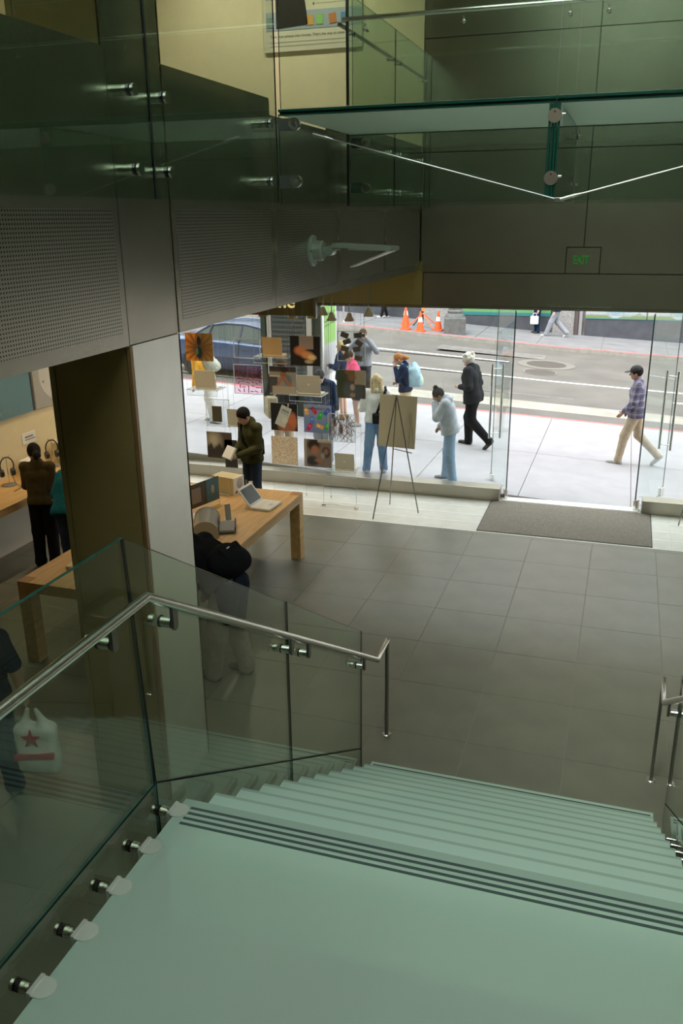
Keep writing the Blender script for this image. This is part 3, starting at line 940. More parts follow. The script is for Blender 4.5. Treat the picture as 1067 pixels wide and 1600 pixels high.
for k, (x, y, r) in enumerate(((-2.25, 27.9, .62), (-2.3, 26.4, .46))):
    mh = thing('manhole_cover', ['larger round iron manhole cover with pale surround in the road', 'smaller round iron cover nearest the lane line'][k], 'manhole cover', (x, y, gz(x, y)))
    mh.rotation_euler = (0, math.atan(SL), 0)
    MB().lathe([(.001, .012), (r, .012), (r, .002)], (0, 0, 0), 30).build('lid', iron, mh)
    MB().lathe([(r + .01, .008), (r + (.28 if k == 0 else .06), .008), (r + (.28 if k == 0 else .06), .002)], (0, 0, 0), 30).build('surround', M('patched_asphalt', (0.15, 0.14, 0.12), 0.9, 0, .1, 4), mh)
for k, (x0, y0, w, d) in enumerate(((-6.0, 28.8, 3.6, .9), (0.3, 21.2, .04, .9), (-3.5, 22.8, 2.4, .12))):
    MB().add(*gquad(x0, x0 + w, y0, y0 + d, .003, .002)).build('road_patch', M('dark_asphalt_patch', (0.15, 0.14, 0.13), 0.9, 0, .2, 3), rd)
fk = MB().add(*gquad(SXL, SXR, YK, YK + .16, 0, .5)).build('kerb', curb_m); struct(fk)
MB().add(*gquad(SXL, SXR, YK + .0, YK + .16, .004, .006)).build('red_paint', red_m, fk, label='red paint on the far kerb')
MB().add([(x, y, z) for x in (SXL, -2.0, SXR) for y, z in ((YK - .012, gz(x, YK - .1) - .05), (YK - .012, gz(x, YK + .1)), (YK + .1, gz(x, YK + .1)))], [(0, 1, 4, 3), (1, 2, 5, 4), (3, 4, 7, 6), (4, 5, 8, 7)]).build('kerb_face', curb_m, fk)
fs_ = MB().add(*gquad(SXL, SXR, YK + .16, YW, -.02, .3)).build('sidewalk', grout); struct(fs_)
for i in range(-13, 12):
    x0 = -2.9 + i * 2.2; x1 = x0 + 2.2
    for (y0, y1) in ((YK + .16, YK + 1.75), (YK + 1.75, YW)):
        MB().add(*gquad(x0 + .012, x1 - .012, y0 + .012, y1 - .012, 0, .05)).build('paving_slab', walk_far, fs_)

# ---- far building: stone plinth, granite piers, shop posters
fbl = thing('shop_building', 'dark stone shop building across the street with poster windows', 'building', (0, YW, 0))
dk = M('dark_slate_cladding', (0.055, 0.058, 0.068), 0.5, 0, .2, 3)
gran = M('speckled_granite', (0.26, 0.25, 0.24), 0.6, 0, .45, 40)
MB().bx(SXL, SXR, .25, 3, -3.5, 14).build('wall', M('far_wall_stone', (0.34, 0.31, 0.27), 0.8, 0, .1, 2), fbl)
xe = [-30, -26, -21.5, -17, -12.0, -7.75]
def zg(x):
    return gz(x, YW + .1)
for a, b in ((-30, -24.5), (-24.3, -19.2), (-19, -13.5), (-13.3, -7.85), (-6.3, -2.75), (-1.45, 6.0), (6.1, 12), (12.1, 18)):
    MB().add([(a, 0, zg(a) - .1), (b, 0, zg(b) - .1), (b, 0, zg(a) + .62 if b > -2 else zg(b) + .75), (a, 0, zg(a) + .62 if b > -2 else zg(b) + .75), (a, .3, zg(a) - .1), (b, .3, zg(b) - .1), (b, .3, zg(a) + .62 if b > -2 else zg(b) + .75), (a, .3, zg(a) + .62 if b > -2 else zg(b) + .75)],
             [(0, 1, 2, 3), (4, 7, 6, 5), (3, 2, 6, 7), (0, 4, 5, 1), (1, 5, 6, 2), (0, 3, 7, 4)]).build('plinth_panel', dk, fbl)
for a, b in ((-7.75, -6.4), (-2.65, -1.85), (-13.5, -13.3)):
    MB().bx(a, b, -.06, .3, zg(a) - .4, 6).build('granite_pier', gran, fbl)
MB().bx(-1.83, -1.70, -.1, .3, zg(-1.8) - .1, 6).build('window_frame', M('dark_bronze_frame', (0.08, 0.06, 0.055), 0.5), fbl)
MB().bx(-1.68, -1.56, -.04, .3, zg(-1.6) - .1, 6).build('window_frame', M('grey_frame', (0.25, 0.25, 0.26), 0.5), fbl)
def poster_street(U, V):
    c = np.zeros(U.shape + (3,))
    c[:] = (0.42, 0.72, 0.80)
    hill = 0.22 + .10 * np.sin(U * 9) + .05 * np.sin(U * 23)
    c[V < hill + .22] = (0.75, 0.85, 0.86)
    c[V < hill] = (0.36, 0.50, 0.18)
    c[V < .10] = (0.20, 0.45, 0.42)
    c[V < .04] = (0.03, 0.18, 0.20)
    br_ = np.abs(((U * 4) % 1) - .5)
    c[(V > .25) & (V < .29)] = (0.55, 0.6, 0.6)
    c[(br_ < .03) & (V > .2) & (V < .75)] = (0.5, 0.55, 0.55)
    c[(np.abs(V - (.30 + 1.3 * (br_ - .25) ** 2 * 4)) < .02) & (V > .27)] = (0.62, 0.66, 0.66)
    box = (U < .18) & (V > .32) & (V < .8)
    c[box] = (0.82, 0.84, 0.8)
    return c
for a, b in ((-1.45, .75), (.80, 3.0), (3.05, 6.0)):
    picture('poster_panel', a, b, zg(-1.45) + .62, zg(-1.45) + 1.24, -.012, poster_street, fbl, 60, gain=.42)
for a, b in ((-6.2, -2.75),):
    zb = zg(b) + .72
    MB().bx(a, b, -.02, .2, zb - .12, zb).build('window_frame', M('teal_frame', (0.03, 0.16, 0.17), 0.4), fbl)
    MB().bx(a, b, -.01, .2, zb, zb + .5).build('poster_panel', M('green_poster', (0.12, 0.27, 0.11), 0.5), fbl)
MB().bx(-30, -7.9, 0.02, .3, .9, 5).build('shop_window', M('dim_shop_glass', (0.06, 0.07, 0.08), 0.15), fbl)
# neighbouring facade behind our own shop side is not seen; side buildings close the street
sb = thing('corner_building', 'pale stone building closing the street far to the left', 'building', (-46, 22, 0))
MB().box((0, 0, 8), (10, 40, 24)).build('wall', M('pale_stone', (0.45, 0.43, 0.4), 0.8, 0, .1, 2), sb)
for i in range(6):
    for j in range(4):
        MB().box((5.02, -15 + i * 6, 3 + j * 4), (.1, 2.2, 2.6)).build('window', M('dim_shop_glass'), sb)
# own facade above the shop front (outside) so that the sky only reaches in through the glass
of = MB().bx(-25, XL - .2, 13.0, 13.6, -2, 12).bx(XR + .2, 20, 13.0, 13.6, -2, 12).bx(XL - .2, XR + .2, 13.58, 13.7, 3.04, 12).build('wall_facade', panel_mat); struct(of, 'metal street front of the shop')

# ================================================================== ROOM LIGHTS (ceiling fittings, some of them added)
warm = (1.0, 0.80, 0.50)
def downlight(x, y, z, power, size, col, label, group):
    t = thing('downlight', label, 'ceiling light', (x, y, z), 0, group)
    MB().lathe([(.001, -.004), (.05, -.004), (.05, -.012), (.07, -.012), (.075, 0), (.001, 0)], (0, 0, 0), 18).build('trim_ring', white_pl, t, True)
    MB().lathe([(.001, -.0125), (.048, -.0125)], (0, 0, 0), 18).build('lens', M('warm_lens', (1, .9, .7), .5, emit=(1, .82, .55), estr=6), t)
    ld_ = bpy.data.lights.new('downlight_lamp', 'SPOT')
    ld_.energy = power; ld_.color = col; ld_.spot_size = R(140); ld_.spot_blend = 0.8; ld_.shadow_soft_size = size
    lo = bpy.data.objects.new('lamp', ld_); COL.objects.link(lo); lo.parent = t; lo.location = (0, 0, -.03)
    return t
for k, (x, y) in enumerate(((-7.4, 7.2), (-7.4, 9.4), (-7.4, 11.4), (-5.0, 7.4), (-5.0, 9.2))):
    downlight(x, y, 3.62, 40 if x < -7 else (8 if y < 8 else 22), .06, warm, ['nearest warm downlight along the left room wall', 'middle warm downlight along the left room wall', 'farthest warm downlight along the left room wall', 'downlight over the near half of the maple table', 'downlight over the far half of the maple table'][k], 'downlights in the left room')
for k, (x, y) in enumerate(((-6.2, 12.2), (-4.4, 12.2))):
    downlight(x, y, ZC, 170, .08, (1, .88, .66), ['left warm downlight above the gallery poster', 'right warm downlight above the gallery poster'][k], 'downlights over the gallery')

for k, x in enumerate((-6.4, -5.2, -4.0)):  # unseen downlights added to brighten the window display
    downlight(x, 11.05, 3.62, 55, .06, (1, .88, .68), ['left added downlight brightening the window prints', 'middle added downlight brightening the window prints', 'right added downlight brightening the window prints'][k], 'downlights in the left room')

# ================================================================== SOFT BODIES (distance fields -> one continuous mesh)
def _smin(a, b, k):
    h = np.maximum(k - np.abs(a - b), 0) / k
    return np.minimum(a, b) - h * h * k * .25

def sdf_mesh(name, prims, h, mat, k=.03, clips=(), pad=.03):
    """prims: ('c', a, b, ra, rb[, k]) tapered capsule; ('e', c, radii, R3) ellipsoid; ('b', c, half, r, R3) rounded box"""
    lo = np.full(3, 1e9); hi = -lo
    bb = []
    for p in prims:
        if p[0] == 'c':
            a, b = np.array(p[1], float), np.array(p[2], float); r = max(p[3], p[4])
            l, u = np.minimum(a, b) - r, np.maximum(a, b) + r
        elif p[0] == 'e':
            c = np.array(p[1], float); r = max(p[2]); l, u = c - r, c + r
        else:
            c = np.array(p[1], float); r = np.linalg.norm(p[2]) + p[3]; l, u = c - r, c + r
        bb.append((l, u)); lo = np.minimum(lo, l); hi = np.maximum(hi, u)
    lo -= pad; hi += pad
    n = np.ceil((hi - lo) / h).astype(int) + 1
    D = np.full(n, 0.2, np.float32)
    ax = [lo[i] + h * np.arange(n[i]) for i in range(3)]
    for p, (l, u) in zip(prims, bb):
        i0 = np.maximum(((l - .05 - lo) / h).astype(int), 0); i1 = np.minimum(((u + .05 - lo) / h).astype(int) + 2, n)
        sl = tuple(slice(i0[i], i1[i]) for i in range(3))
        X = ax[0][sl[0]][:, None, None]; Y = ax[1][sl[1]][None, :, None]; Z = ax[2][sl[2]][None, None, :]
        if p[0] == 'c':
            a, b = np.array(p[1], float), np.array(p[2], float); ba = b - a; L2 = max(ba @ ba, 1e-9)
            t = np.clip(((X - a[0]) * ba[0] + (Y - a[1]) * ba[1] + (Z - a[2]) * ba[2]) / L2, 0, 1)
            d = np.sqrt((X - a[0] - t * ba[0]) ** 2 + (Y - a[1] - t * ba[1]) ** 2 + (Z - a[2] - t * ba[2]) ** 2) - (p[3] + t * (p[4] - p[3]))
            kk = p[5] if len(p) > 5 else k
        else:
            c = np.array(p[1], float)
            Rm = p[-1] if isinstance(p[-1], np.ndarray) else np.eye(3)
            dx, dy, dz = X - c[0], Y - c[1], Z - c[2]
            q = [Rm[0, i] * dx + Rm[1, i] * dy + Rm[2, i] * dz for i in range(3)]
            kk = k
            if p[0] == 'e':
                r = p[2]; m = min(r)
                e = np.sqrt((q[0] / r[0]) ** 2 + (q[1] / r[1]) ** 2 + (q[2] / r[2]) ** 2)
                e2 = np.sqrt((q[0] / r[0] ** 2) ** 2 + (q[1] / r[1] ** 2) ** 2 + (q[2] / r[2] ** 2) ** 2) + 1e-9
                d = e * (e - 1) / e2
            else:
                w = [np.abs(q[i]) - p[2][i] for i in range(3)]
                d = np.sqrt(sum(np.maximum(v, 0) ** 2 for v in w)) + np.minimum(np.maximum(np.maximum(w[0], w[1]), w[2]), 0) - p[3]
        D[sl] = _smin(D[sl], d.astype(np.float32), kk)
    for (q, nrm) in clips:            # keep the side where (p - q).n < 0
        q = np.array(q, float); nv = np.array(nrm, float); nv /= np.linalg.norm(nv)
        D = np.maximum(D, ((ax[0][:, None, None] - q[0]) * nv[0] + (ax[1][None, :, None] - q[1]) * nv[1] + (ax[2][None, None, :] - q[2]) * nv[2]).astype(np.float32))
    return _nets(name, D, lo, h, mat)

def _nets(name, D, lo, h, mat):
    S = D < 0
    nx, ny, nz = D.shape
    cs = [(i, j, l) for i in (0, 1) for j in (0, 1) for l in (0, 1)]
    cnt = sum(S[i:nx - 1 + i, j:ny - 1 + j, l:nz - 1 + l].astype(np.int8) for i, j, l in cs)
    act = (cnt > 0) & (cnt < 8)
    I, J, K = np.nonzero(act)
    n = len(I)
    idx = np.full(act.shape, -1, np.int32); idx[act] = np.arange(n)
    vals = {c: D[I + c[0], J + c[1], K + c[2]] for c in cs}
    acc = np.zeros((n, 3)); num = np.zeros(n)
    for a in cs:
        for x in range(3):
            if a[x] == 0:
                b = list(a); b[x] = 1; b = tuple(b)
                va, vb = vals[a], vals[b]
                m = (va < 0) != (vb < 0)
                t = va[m] / (va[m] - vb[m])
                p = np.tile(np.array(a, float), (m.sum(), 1)); p[:, x] = t
                acc[m] += p; num[m] += 1
    co = lo + h * (np.stack([I, J, K], 1) + acc / num[:, None])
    quads = []
    def emit(s0, s1, A, B, C, Dd):
        m = s0 != s1
        q = np.stack([A[m], B[m], C[m], Dd[m]], 1)
        f = s0[m]
        q[~f] = q[~f][:, ::-1]
        quads.append(q)
    emit(S[:-1, 1:-1, 1:-1], S[1:, 1:-1, 1:-1], idx[:, :-1, :-1], idx[:, 1:, :-1], idx[:, 1:, 1:], idx[:, :-1, 1:])
    emit(S[1:-1, :-1, 1:-1], S[1:-1, 1:, 1:-1], idx[:-1, :, :-1], idx[:-1, :, 1:], idx[1:, :, 1:], idx[1:, :, :-1])
    emit(S[1:-1, 1:-1, :-1], S[1:-1, 1:-1, 1:], idx[:-1, :-1, :], idx[1:, :-1, :], idx[1:, 1:, :], idx[:-1, 1:, :])
    q = np.concatenate(quads)
    return np_mesh(name, co, q, mat, True)

def soft(name, prims, h, mat, parent, k=.03, clips=(), label=None):
    return link(name, sdf_mesh(name, prims, h, mat, k, clips), parent, label)

def rotx(a):
    c, s = math.cos(a), math.sin(a); return np.array([[1, 0, 0], [0, c, -s], [0, s, c]])
def roty(a):
    c, s = math.cos(a), math.sin(a); return np.array([[c, 0, s], [0, 1, 0], [-s, 0, c]])
def rotz(a):
    c, s = math.cos(a), math.sin(a); return np.array([[c, -s, 0], [s, c, 0], [0, 0, 1]])

def person(label, loc, yaw, H=1.70, lean=0, nod=0, turn=0, arms=None, legs=None, top=None, bottom=None, shoes=None, hair=None,
           sk=None, girth=1.0, h=.0125, cap=None, tilt=0):
    """local frame: +y is where the person faces, +x the person's right side; lengths for 1.70 m, scaled to H.
    arms / legs override joint positions {'rel','rwr','lel','lwr'} in the upright torso frame, {'rkn','ran','lkn','lan'}"""
    t = thing('person', label, 'person', loc, R(yaw))
    s = H / 1.70
    sk = sk or skin
    J = dict(pel=(0, 0, .93), wai=(0, 0, 1.07), che=(0, 0, 1.27), nek=(0, -.015, 1.44), hed=(0, .015, 1.575),
             rsh=(.165, -.01, 1.385), lsh=(-.165, -.01, 1.385), rel=(.215, -.03, 1.11), lel=(-.215, -.03, 1.11),
             rwr=(.215, .05, .875), lwr=(-.215, .05, .875),
             rhi=(.085, 0, .91), lhi=(-.085, 0, .91), rkn=(.09, .015, .50), lkn=(-.09, .015, .50), ran=(.095, -.02, .085), lan=(-.095, -.02, .085))
    for d in (arms or {}), (legs or {}):
        J.update(d)
    J = {k_: np.array(v, float) for k_, v in J.items()}
    Rl = roty(R(tilt)) @ rotx(R(-lean))
    up = ('wai', 'che', 'nek', 'hed', 'rsh', 'lsh', 'rel', 'lel', 'rwr', 'lwr')
    piv = J['pel'].copy()
    for k_ in up:
        J[k_] = piv + Rl @ (J[k_] - piv)
    Rh = rotz(R(turn)) @ rotx(R(-nod)) @ Rl
    J['hed'] = J['nek'] + Rh @ np.array([0, .03, .135])
    J = {k_: v * s for k_, v in J.items()}
    g = girth * s
    ex = Rl @ np.array([1, 0, 0.])
    def bar(c, w, r, inf=0):
        return ('c', J[c] - ex * w * g, J[c] + ex * w * g, r * g + inf, r * g + inf)
    def torso(inf=0):
        sides = []
        for sg in (-1, 1):
            a_, b_, c_ = J['che'] + ex * sg * .085 * g, J['wai'] + ex * sg * .062 * g, J['pel'] + ex * sg * .066 * g
            sides += [('c', a_, b_, .104 * g + inf, .10 * g + inf), ('c', b_, c_, .10 * g + inf, .108 * g + inf)]
        return sides + [bar('che', .085, .104, inf), bar('pel', .066, .108, inf),
                ('c', J['rsh'], J['lsh'], .055 * g + inf, .055 * g + inf), ('c', J['che'], J['nek'], .085 * g + inf, .06 * s + inf)]
    def arm(side, inf=0, part=2):
        q = [('c', J[side + 'sh'], J[side + 'el'], .054 * g + inf, .043 * g + inf)]
        if part == 2:
            q.append(('c', J[side + 'el'], J[side + 'wr'], .043 * g + inf, .029 * s + inf))
        return q
    def leg(side, inf=0, i2=0):
        return [('c', J[side + 'hi'], J[side + 'kn'], .088 * g + inf, .06 * g + inf + i2), ('c', J[side + 'kn'], J[side + 'an'], .057 * g + inf + i2, .04 * s + inf + i2)]
    def hd(v):
        return J['hed'] + Rh @ (np.array(v) * s)
    hands = []
    for sd, sg in (('r', 1), ('l', -1)):
        d = J[sd + 'wr'] - J[sd + 'el']; d /= np.linalg.norm(d)
        side = np.cross(d, np.array([sg * 1.0, 0.2, 0.1])); side /= (np.linalg.norm(side) + 1e-9)
        w = J[sd + 'wr']
        nrm = np.cross(d, side)
        hands += [('c', w, w + d * .07 * s, .024 * s, .032 * s, .012), ('c', w + d * .03 * s + side * .02 * s, w + d * .065 * s + side * .055 * s, .013 * s, .010 * s, .008)]
        for i, L in enumerate((.075, .085, .08, .062)):
            b0 = w + d * .075 * s + side * (.024 - .016 * i) * s
            m = b0 + d * L * .55 * s + nrm * .004
            hands += [('c', b0, m, .0095 * s, .009 * s, .004), ('c', m, m + (d * .8 + nrm * .6 * sg) * L * .45 * s, .009 * s, .0075 * s, .004)]
    feet = []
    for sd in 'rl':
        sh_ = J[sd + 'an'] - J[sd + 'kn']; sh_ /= np.linalg.norm(sh_)
        fw = np.array([0, 1, 0]) - sh_ * sh_[1]; fw /= np.linalg.norm(fw)
        if J[sd + 'an'][2] < .12 * s:
            fw = np.array([0, 1.0, 0])
        a = J[sd + 'an']
        dn = -np.array([0, 0, 1.0]) if J[sd + 'an'][2] < .12 * s else sh_
        heel = a - fw * .035 * s + dn * .042 * s; toe = a + fw * .165 * s + dn * .052 * s
        feet.append((heel, toe, fw, a))
    body = torso(-.008) + arm('r') + arm('l') + leg('r', -.006) + leg('l', -.006) + hands
    body += [('c', J['nek'], J['hed'] - Rh @ np.array([0, .01, .03]) * s, .05 * s, .048 * s),
             ('e', hd((0, 0, .02)), (.074 * s, .092 * s, .098 * s), Rh), ('e', hd((0, .025, -.055)), (.056 * s, .068 * s, .062 * s), Rh),
             ('c', hd((0, .088, .015)), hd((0, .108, -.018)), .009 * s, .014 * s, .01),
             ('e', hd((.074, -.005, -.01)), (.01 * s, .02 * s, .03 * s), Rh), ('e', hd((-.074, -.005, -.01)), (.01 * s, .02 * s, .03 * s), Rh)]
    for heel, toe, fw, a in feet:
        body += [('c', heel, toe, .034 * s, .024 * s), ('c', a, heel, .036 * s, .034 * s)]
    soft('body', body, h, sk, t, .022)
    f = MB()
    for sg in (-1, 1):
        f.sphere(hd((sg * .031, .082, .016)), (.013 * s, .008 * s, .008 * s), 8)
    f.build('eyes', M('dark_eye', (.03, .02, .015), .3), t, True)
    MB().sphere(hd((0, .089, -.058)), (.023 * s, .008 * s, .006 * s), 8).build('mouth', M('lip', (.40, .15, .13), .5), t, True)
    # clothes
    if bottom:
        ln = bottom.get('len', 1.0); i2 = bottom.get('flare', .006)
        pr = [bar('pel', .068, .112, .014), ('c', J['pel'], J['wai'], .09 * g, .085 * g)]
        cl = []
        for sd in 'rl':
            q = leg(sd, .012, i2)
            if ln >= 1:
                pr += q
                pr.append(('c', J[sd + 'an'], J[sd + 'an'] + (J[sd + 'an'] - J[sd + 'kn']) * .015, .050 * s + i2, .052 * s + i2))
            else:
                e = J[sd + 'hi'] + (J[sd + 'kn'] - J[sd + 'hi']) * ln
                pr.append(('c', J[sd + 'hi'], e, .10 * g, .095 * g + i2))
                cl.append((e, J[sd + 'kn'] - J[sd + 'hi'])) if sd == 'r' else None
        soft(bottom.get('name', 'trousers'), pr, h, bottom['mat'], t, .03, cl + [(J['wai'] + np.array([0, 0, .02]) * s, Rl @ np.array([0, 0, 1.0]))])
    if top:
        inf = top.get('inf', .016)
        pr = torso(inf)
        sl = top.get('sleeve', 1.0)
        for sd in 'rl':
            if sl >= 1:
                pr += arm(sd, inf * .85)
            elif sl > 0:
                e = J[sd + 'sh'] + (J[sd + 'el'] - J[sd + 'sh']) * sl
                pr.append(('c', J[sd + 'sh'], e, .06 * g + inf * .6, .056 * g + inf * .6))
        hem = top.get('hem', 0.0)
        if hem:
            pr += [('c', J['pel'] - ex * .06 * g, J['pel'] - ex * .06 * g - np.array([0, 0, hem * s]), .115 * g + inf, .118 * g + inf),
                   ('c', J['pel'] + ex * .06 * g, J['pel'] + ex * .06 * g - np.array([0, 0, hem * s]), .115 * g + inf, .118 * g + inf)]
        if top.get('hood'):
            b = J['nek'] + Rl @ np.array([0, -.07, .0]) * s
            pr += [('c', b - ex * .09 * s, b + ex * .09 * s, .05 * s, .05 * s), ('c', b - ex * .09 * s, J['nek'] + Rl @ np.array([-.06, .05, 0]) * s, .045 * s, .03 * s), ('c', b + ex * .09 * s, J['nek'] + Rl @ np.array([.06, .05, 0]) * s, .045 * s, .03 * s)]
        if top.get('collar'):
            pr += [('c', J['nek'] - ex * .045 * s, J['nek'] + ex * .045 * s, .035 * s, .035 * s)]
        zlow = J['pel'] - np.array([0, 0, (top.get('hem', 0) or top.get('cut', .0)) * s])
        soft(top.get('name', 'jacket'), pr, h, top['mat'], t, .028, [(zlow, (Rl @ np.array([0, 0, -1.0])) if lean < 40 else (Rl @ np.array([0, 0, -1.0])))])
    if shoes:
        for heel, toe, fw, a in feet:
            soft('shoe', [('c', heel, toe, .044 * s, .036 * s), ('c', heel + (a - heel) * .5, heel + fw * .06 * s, .044 * s, .04 * s)], h, shoes, t, .02, [(heel - np.array([0, 0, .043 * s]), (0, 0, -1))] if a[2] < .12 * s else ())
    if hair:
        hm = hair['mat']; st_ = hair.get('style', 'short')
        pr = [('e', hd((0, -.012, .03)), (.086 * s, .102 * s, .104 * s), Rh)]
        cl = [(hd((0, .062, .02)), Rh @ np.array([0, 1.0, -.75]))]
        if st_ == 'short':
            cl.append((hd((0, -.03, -.055)), Rh @ np.array([0, .25, -1.0])))
        if st_ == 'curly':
            pr = [('e', hd((0, -.012, .03)), (.096 * s, .112 * s, .108 * s), Rh)] + [('e', hd((.085 * math.cos(a), -.02 + .085 * math.sin(a), .06 + .05 * math.sin(3 * a))), (.03 * s,) * 3, Rh) for a in np.linspace(0, 6.28, 12)]
            cl.append((hd((0, -.03, -.06)), Rh @ np.array([0, .25, -1.0])))
        if st_ in ('long', 'bob'):
            L = -.30 if st_ == 'long' else -.15
            for x in (-.055, 0, .055):
                pr.append(('c', hd((x, -.05, .03)), hd((x * 1.2, -.075, L)), .05 * s, .04 * s))
        if st_ == 'ponytail':
            cl.append((hd((0, -.03, -.07)), Rh @ np.array([0, .25, -1.0])))
            pr += [('c', hd((0, -.09, .0)), hd((0, -.14, -.07)), .035 * s, .05 * s), ('c', hd((0, -.14, -.07)), hd((.01, -.13, -.17)), .05 * s, .03 * s)]
        if st_ == 'bun':
            cl.append((hd((0, -.03, -.06)), Rh @ np.array([0, .25, -1.0])))
            pr.append(('e', hd((0, -.05, .135)), (.042 * s, .042 * s, .04 * s), Rh))
        soft('hair', pr, .011, hm, t, .02, cl)
    if cap:
        soft('cap', [('e', hd((0, -.005, .05)), (.088 * s, .102 * s, .085 * s), Rh)], .011, cap, t, .02, [(hd((0, 0, .035)), Rh @ np.array([0, 0, -1.0]))])
        c0 = hd((0, .10, .04))
        soft('cap_brim', [('e', hd((0, .115, .042)), (.075 * s, .075 * s, .010 * s), Rh)], .009, cap, t, .01)
    t['_scale'] = s
    return t, J, Rl, Rh

# ================================================================== PEOPLE
def cloth(name, col=(.5, .5, .5), n=.12, sc=14):
    return M(name, col, .9, 0, n, sc, .25, 60, spec=.12)
denim = cloth('blue_denim', (.13, .24, .42)); denim_l = cloth('pale_denim', (.26, .38, .52)); khaki = cloth('khaki_cotton', (.46, .37, .26))
blackc = cloth('black_cloth', (.010, .0105, .012)); charc = cloth('charcoal_cloth', (.024, .025, .028)); navy = cloth('navy_cloth', (.012, .024, .06))
olive = cloth('olive_cloth', (.055, .055, .022)); greyc = cloth('grey_cloth', (.23, .24, .265)); lgrey = cloth('light_grey_fleece', (.42, .44, .48))
whitec = cloth('white_cloth', (.72, .72, .70)); pinkc = cloth('pink_cloth', (.75, .10, .20)); tealc = cloth('teal_cloth', (.012, .13, .16))
brownc = cloth('dark_brown_knit', (.075, .055, .022)); yell = cloth('amber_cloth', (.75, .36, .04)); creamc = cloth('cream_cloth', (.62, .52, .34))
h_black = M('black_hair', (.012, .010, .009), .75, 0, .3, 40, spec=.15); h_brown = M('brown_hair', (.07, .04, .022), .75, 0, .3, 40, spec=.15)
h_blonde = M('blonde_hair', (.55, .40, .20), .75, 0, .25, 40, spec=.15); h_red = M('auburn_hair', (.38, .16, .06), .75, 0, .25, 40, spec=.15)
h_grey = M('silver_hair', (.60, .57, .50), .75, 0, .3, 40, spec=.15); h_dkblonde = M('dark_blonde_hair', (.48, .37, .20), .75, 0, .3, 40, spec=.15)
sneak = M('white_trainer', (.50, .50, .49), .7); shoe_b = M('black_shoe', (.02, .02, .02), .5); shoe_t = M('tan_shoe', (.30, .22, .14), .6)

def backpack(parent, J, Rl, mat, s=1.0, name='backpack', size=(.13, .065, .19), off=(0, -.20, .0), label=None, pocket=None):
    """a pack worn on the back is carried: its own thing, placed in the same frame"""
    c = (J['che'] + J['wai']) / 2 + Rl @ np.array(off)
    b = thing(name, label or 'backpack', 'backpack', parent.location, parent.rotation_euler[2])
    soft('pack_body', [('b', c, tuple(q * .62 for q in size), .06, Rl), ('e', c + Rl @ np.array([0, -.02, .05]), tuple(q * 1.12 for q in size), Rl), ('b', c + Rl @ np.array([0, -.08, -.08]), (size[0] * .6, .02, size[2] * .35), .04, Rl)], .013, mat, b, .04)
    soft('pocket', [('e', c + Rl @ np.array([0, -.125, -.09]), (size[0] * .8, .05, size[2] * .48), Rl)], .013, pocket or mat, b, .02)
    for sg in (-1, 1):
        pts = [c + Rl @ np.array([sg * .07, .06, .17]), J['nek'] + Rl @ np.array([sg * .09, .02, .02]), J['che'] + Rl @ np.array([sg * .10, .145, .02]), J['wai'] + Rl @ np.array([sg * .14, .08, .0]), c + Rl @ np.array([sg * .12, .05, -.17])]
        MB().tube([tuple(p) for p in pts], .014, 8).build('strap', mat, b, True)
    return b

def P3(x, y):
    return (x, y, gz(x, y))

# --- pavement, right to left
person('man in plaid shirt, black cap and khaki trousers striding left on the pavement', P3(.36, 16.45), 84, 1.86, lean=3, nod=8,
       arms=dict(rel=(.24, -.06, 1.13), rwr=(.20, .12, .92), lel=(-.22, .03, 1.12), lwr=(-.17, .19, .95)),
       legs=dict(lkn=(-.09, .15, .51), lan=(-.09, .22, .085), rkn=(.09, -.06, .50), ran=(.09, -.40, .17)),
       top=dict(mat=plaidmat('plaid_flannel', (.20, .19, .25), (.07, .065, .13), (.40, .33, .38), .13), hem=.10, name='plaid_shirt', inf=.02, collar=1),
       bottom=dict(mat=khaki, flare=.010), shoes=sneak, hair=dict(mat=h_black), cap=M('black_cap_cloth', (.018, .018, .02), .8), sk=skin_dk)
person('silver haired woman in a black jacket and black trousers striding to the left', P3(-2.66, 16.4), 78, 1.84, lean=9, nod=4,
       arms=dict(rel=(.25, -.03, 1.12), rwr=(.13, .17, 1.12), lel=(-.25, -.03, 1.12), lwr=(-.12, .18, 1.12)),
       legs=dict(rkn=(.09, .11, .51), ran=(.09, .10, .085), lkn=(-.10, -.0, .50), lan=(-.10, -.36, .16)),
       top=dict(mat=charc, hem=.12, inf=.028, name='jacket', collar=1), bottom=dict(mat=blackc, flare=.02), shoes=shoe_b, hair=dict(mat=h_grey, style='curly'), girth=1.12)
person('young woman in grey hoodie and pale jeans with hand to bowed face by the window', P3(-2.60, 13.78), 98, 1.66, lean=12, nod=34,
       arms=dict(lel=(-.19, .17, 1.20), lwr=(-.05, .17, 1.42), rel=(.25, -.02, 1.13), rwr=(.13, .17, .98)), legs=dict(rkn=(.11, .03, .5), ran=(.14, .06, .085), lkn=(-.10, .0, .5), lan=(-.13, -.07, .085)),
       top=dict(mat=lgrey, hem=.07, inf=.035, name='hoodie', hood=1), bottom=dict(mat=denim_l, flare=.022), shoes=sneak, hair=dict(mat=h_black, style='bun'), sk=skin_dk)
pr_, J_, Rl_, Rh_ = person('auburn haired woman with dark cardigan and cream skirt looking down, half behind the easel board', P3(-4.10, 16.75), 96, 1.70, lean=6, nod=30,
       arms=dict(lel=(-.2, .10, 1.16), lwr=(-.06, .16, 1.38), rel=(.24, -.02, 1.12), rwr=(.12, .15, 1.08)),
       top=dict(mat=navy, hem=.04, name='cardigan'), bottom=dict(mat=creamc, len=.95, flare=.03, name='skirt'), shoes=shoe_t, hair=dict(mat=h_red, style='ponytail'))
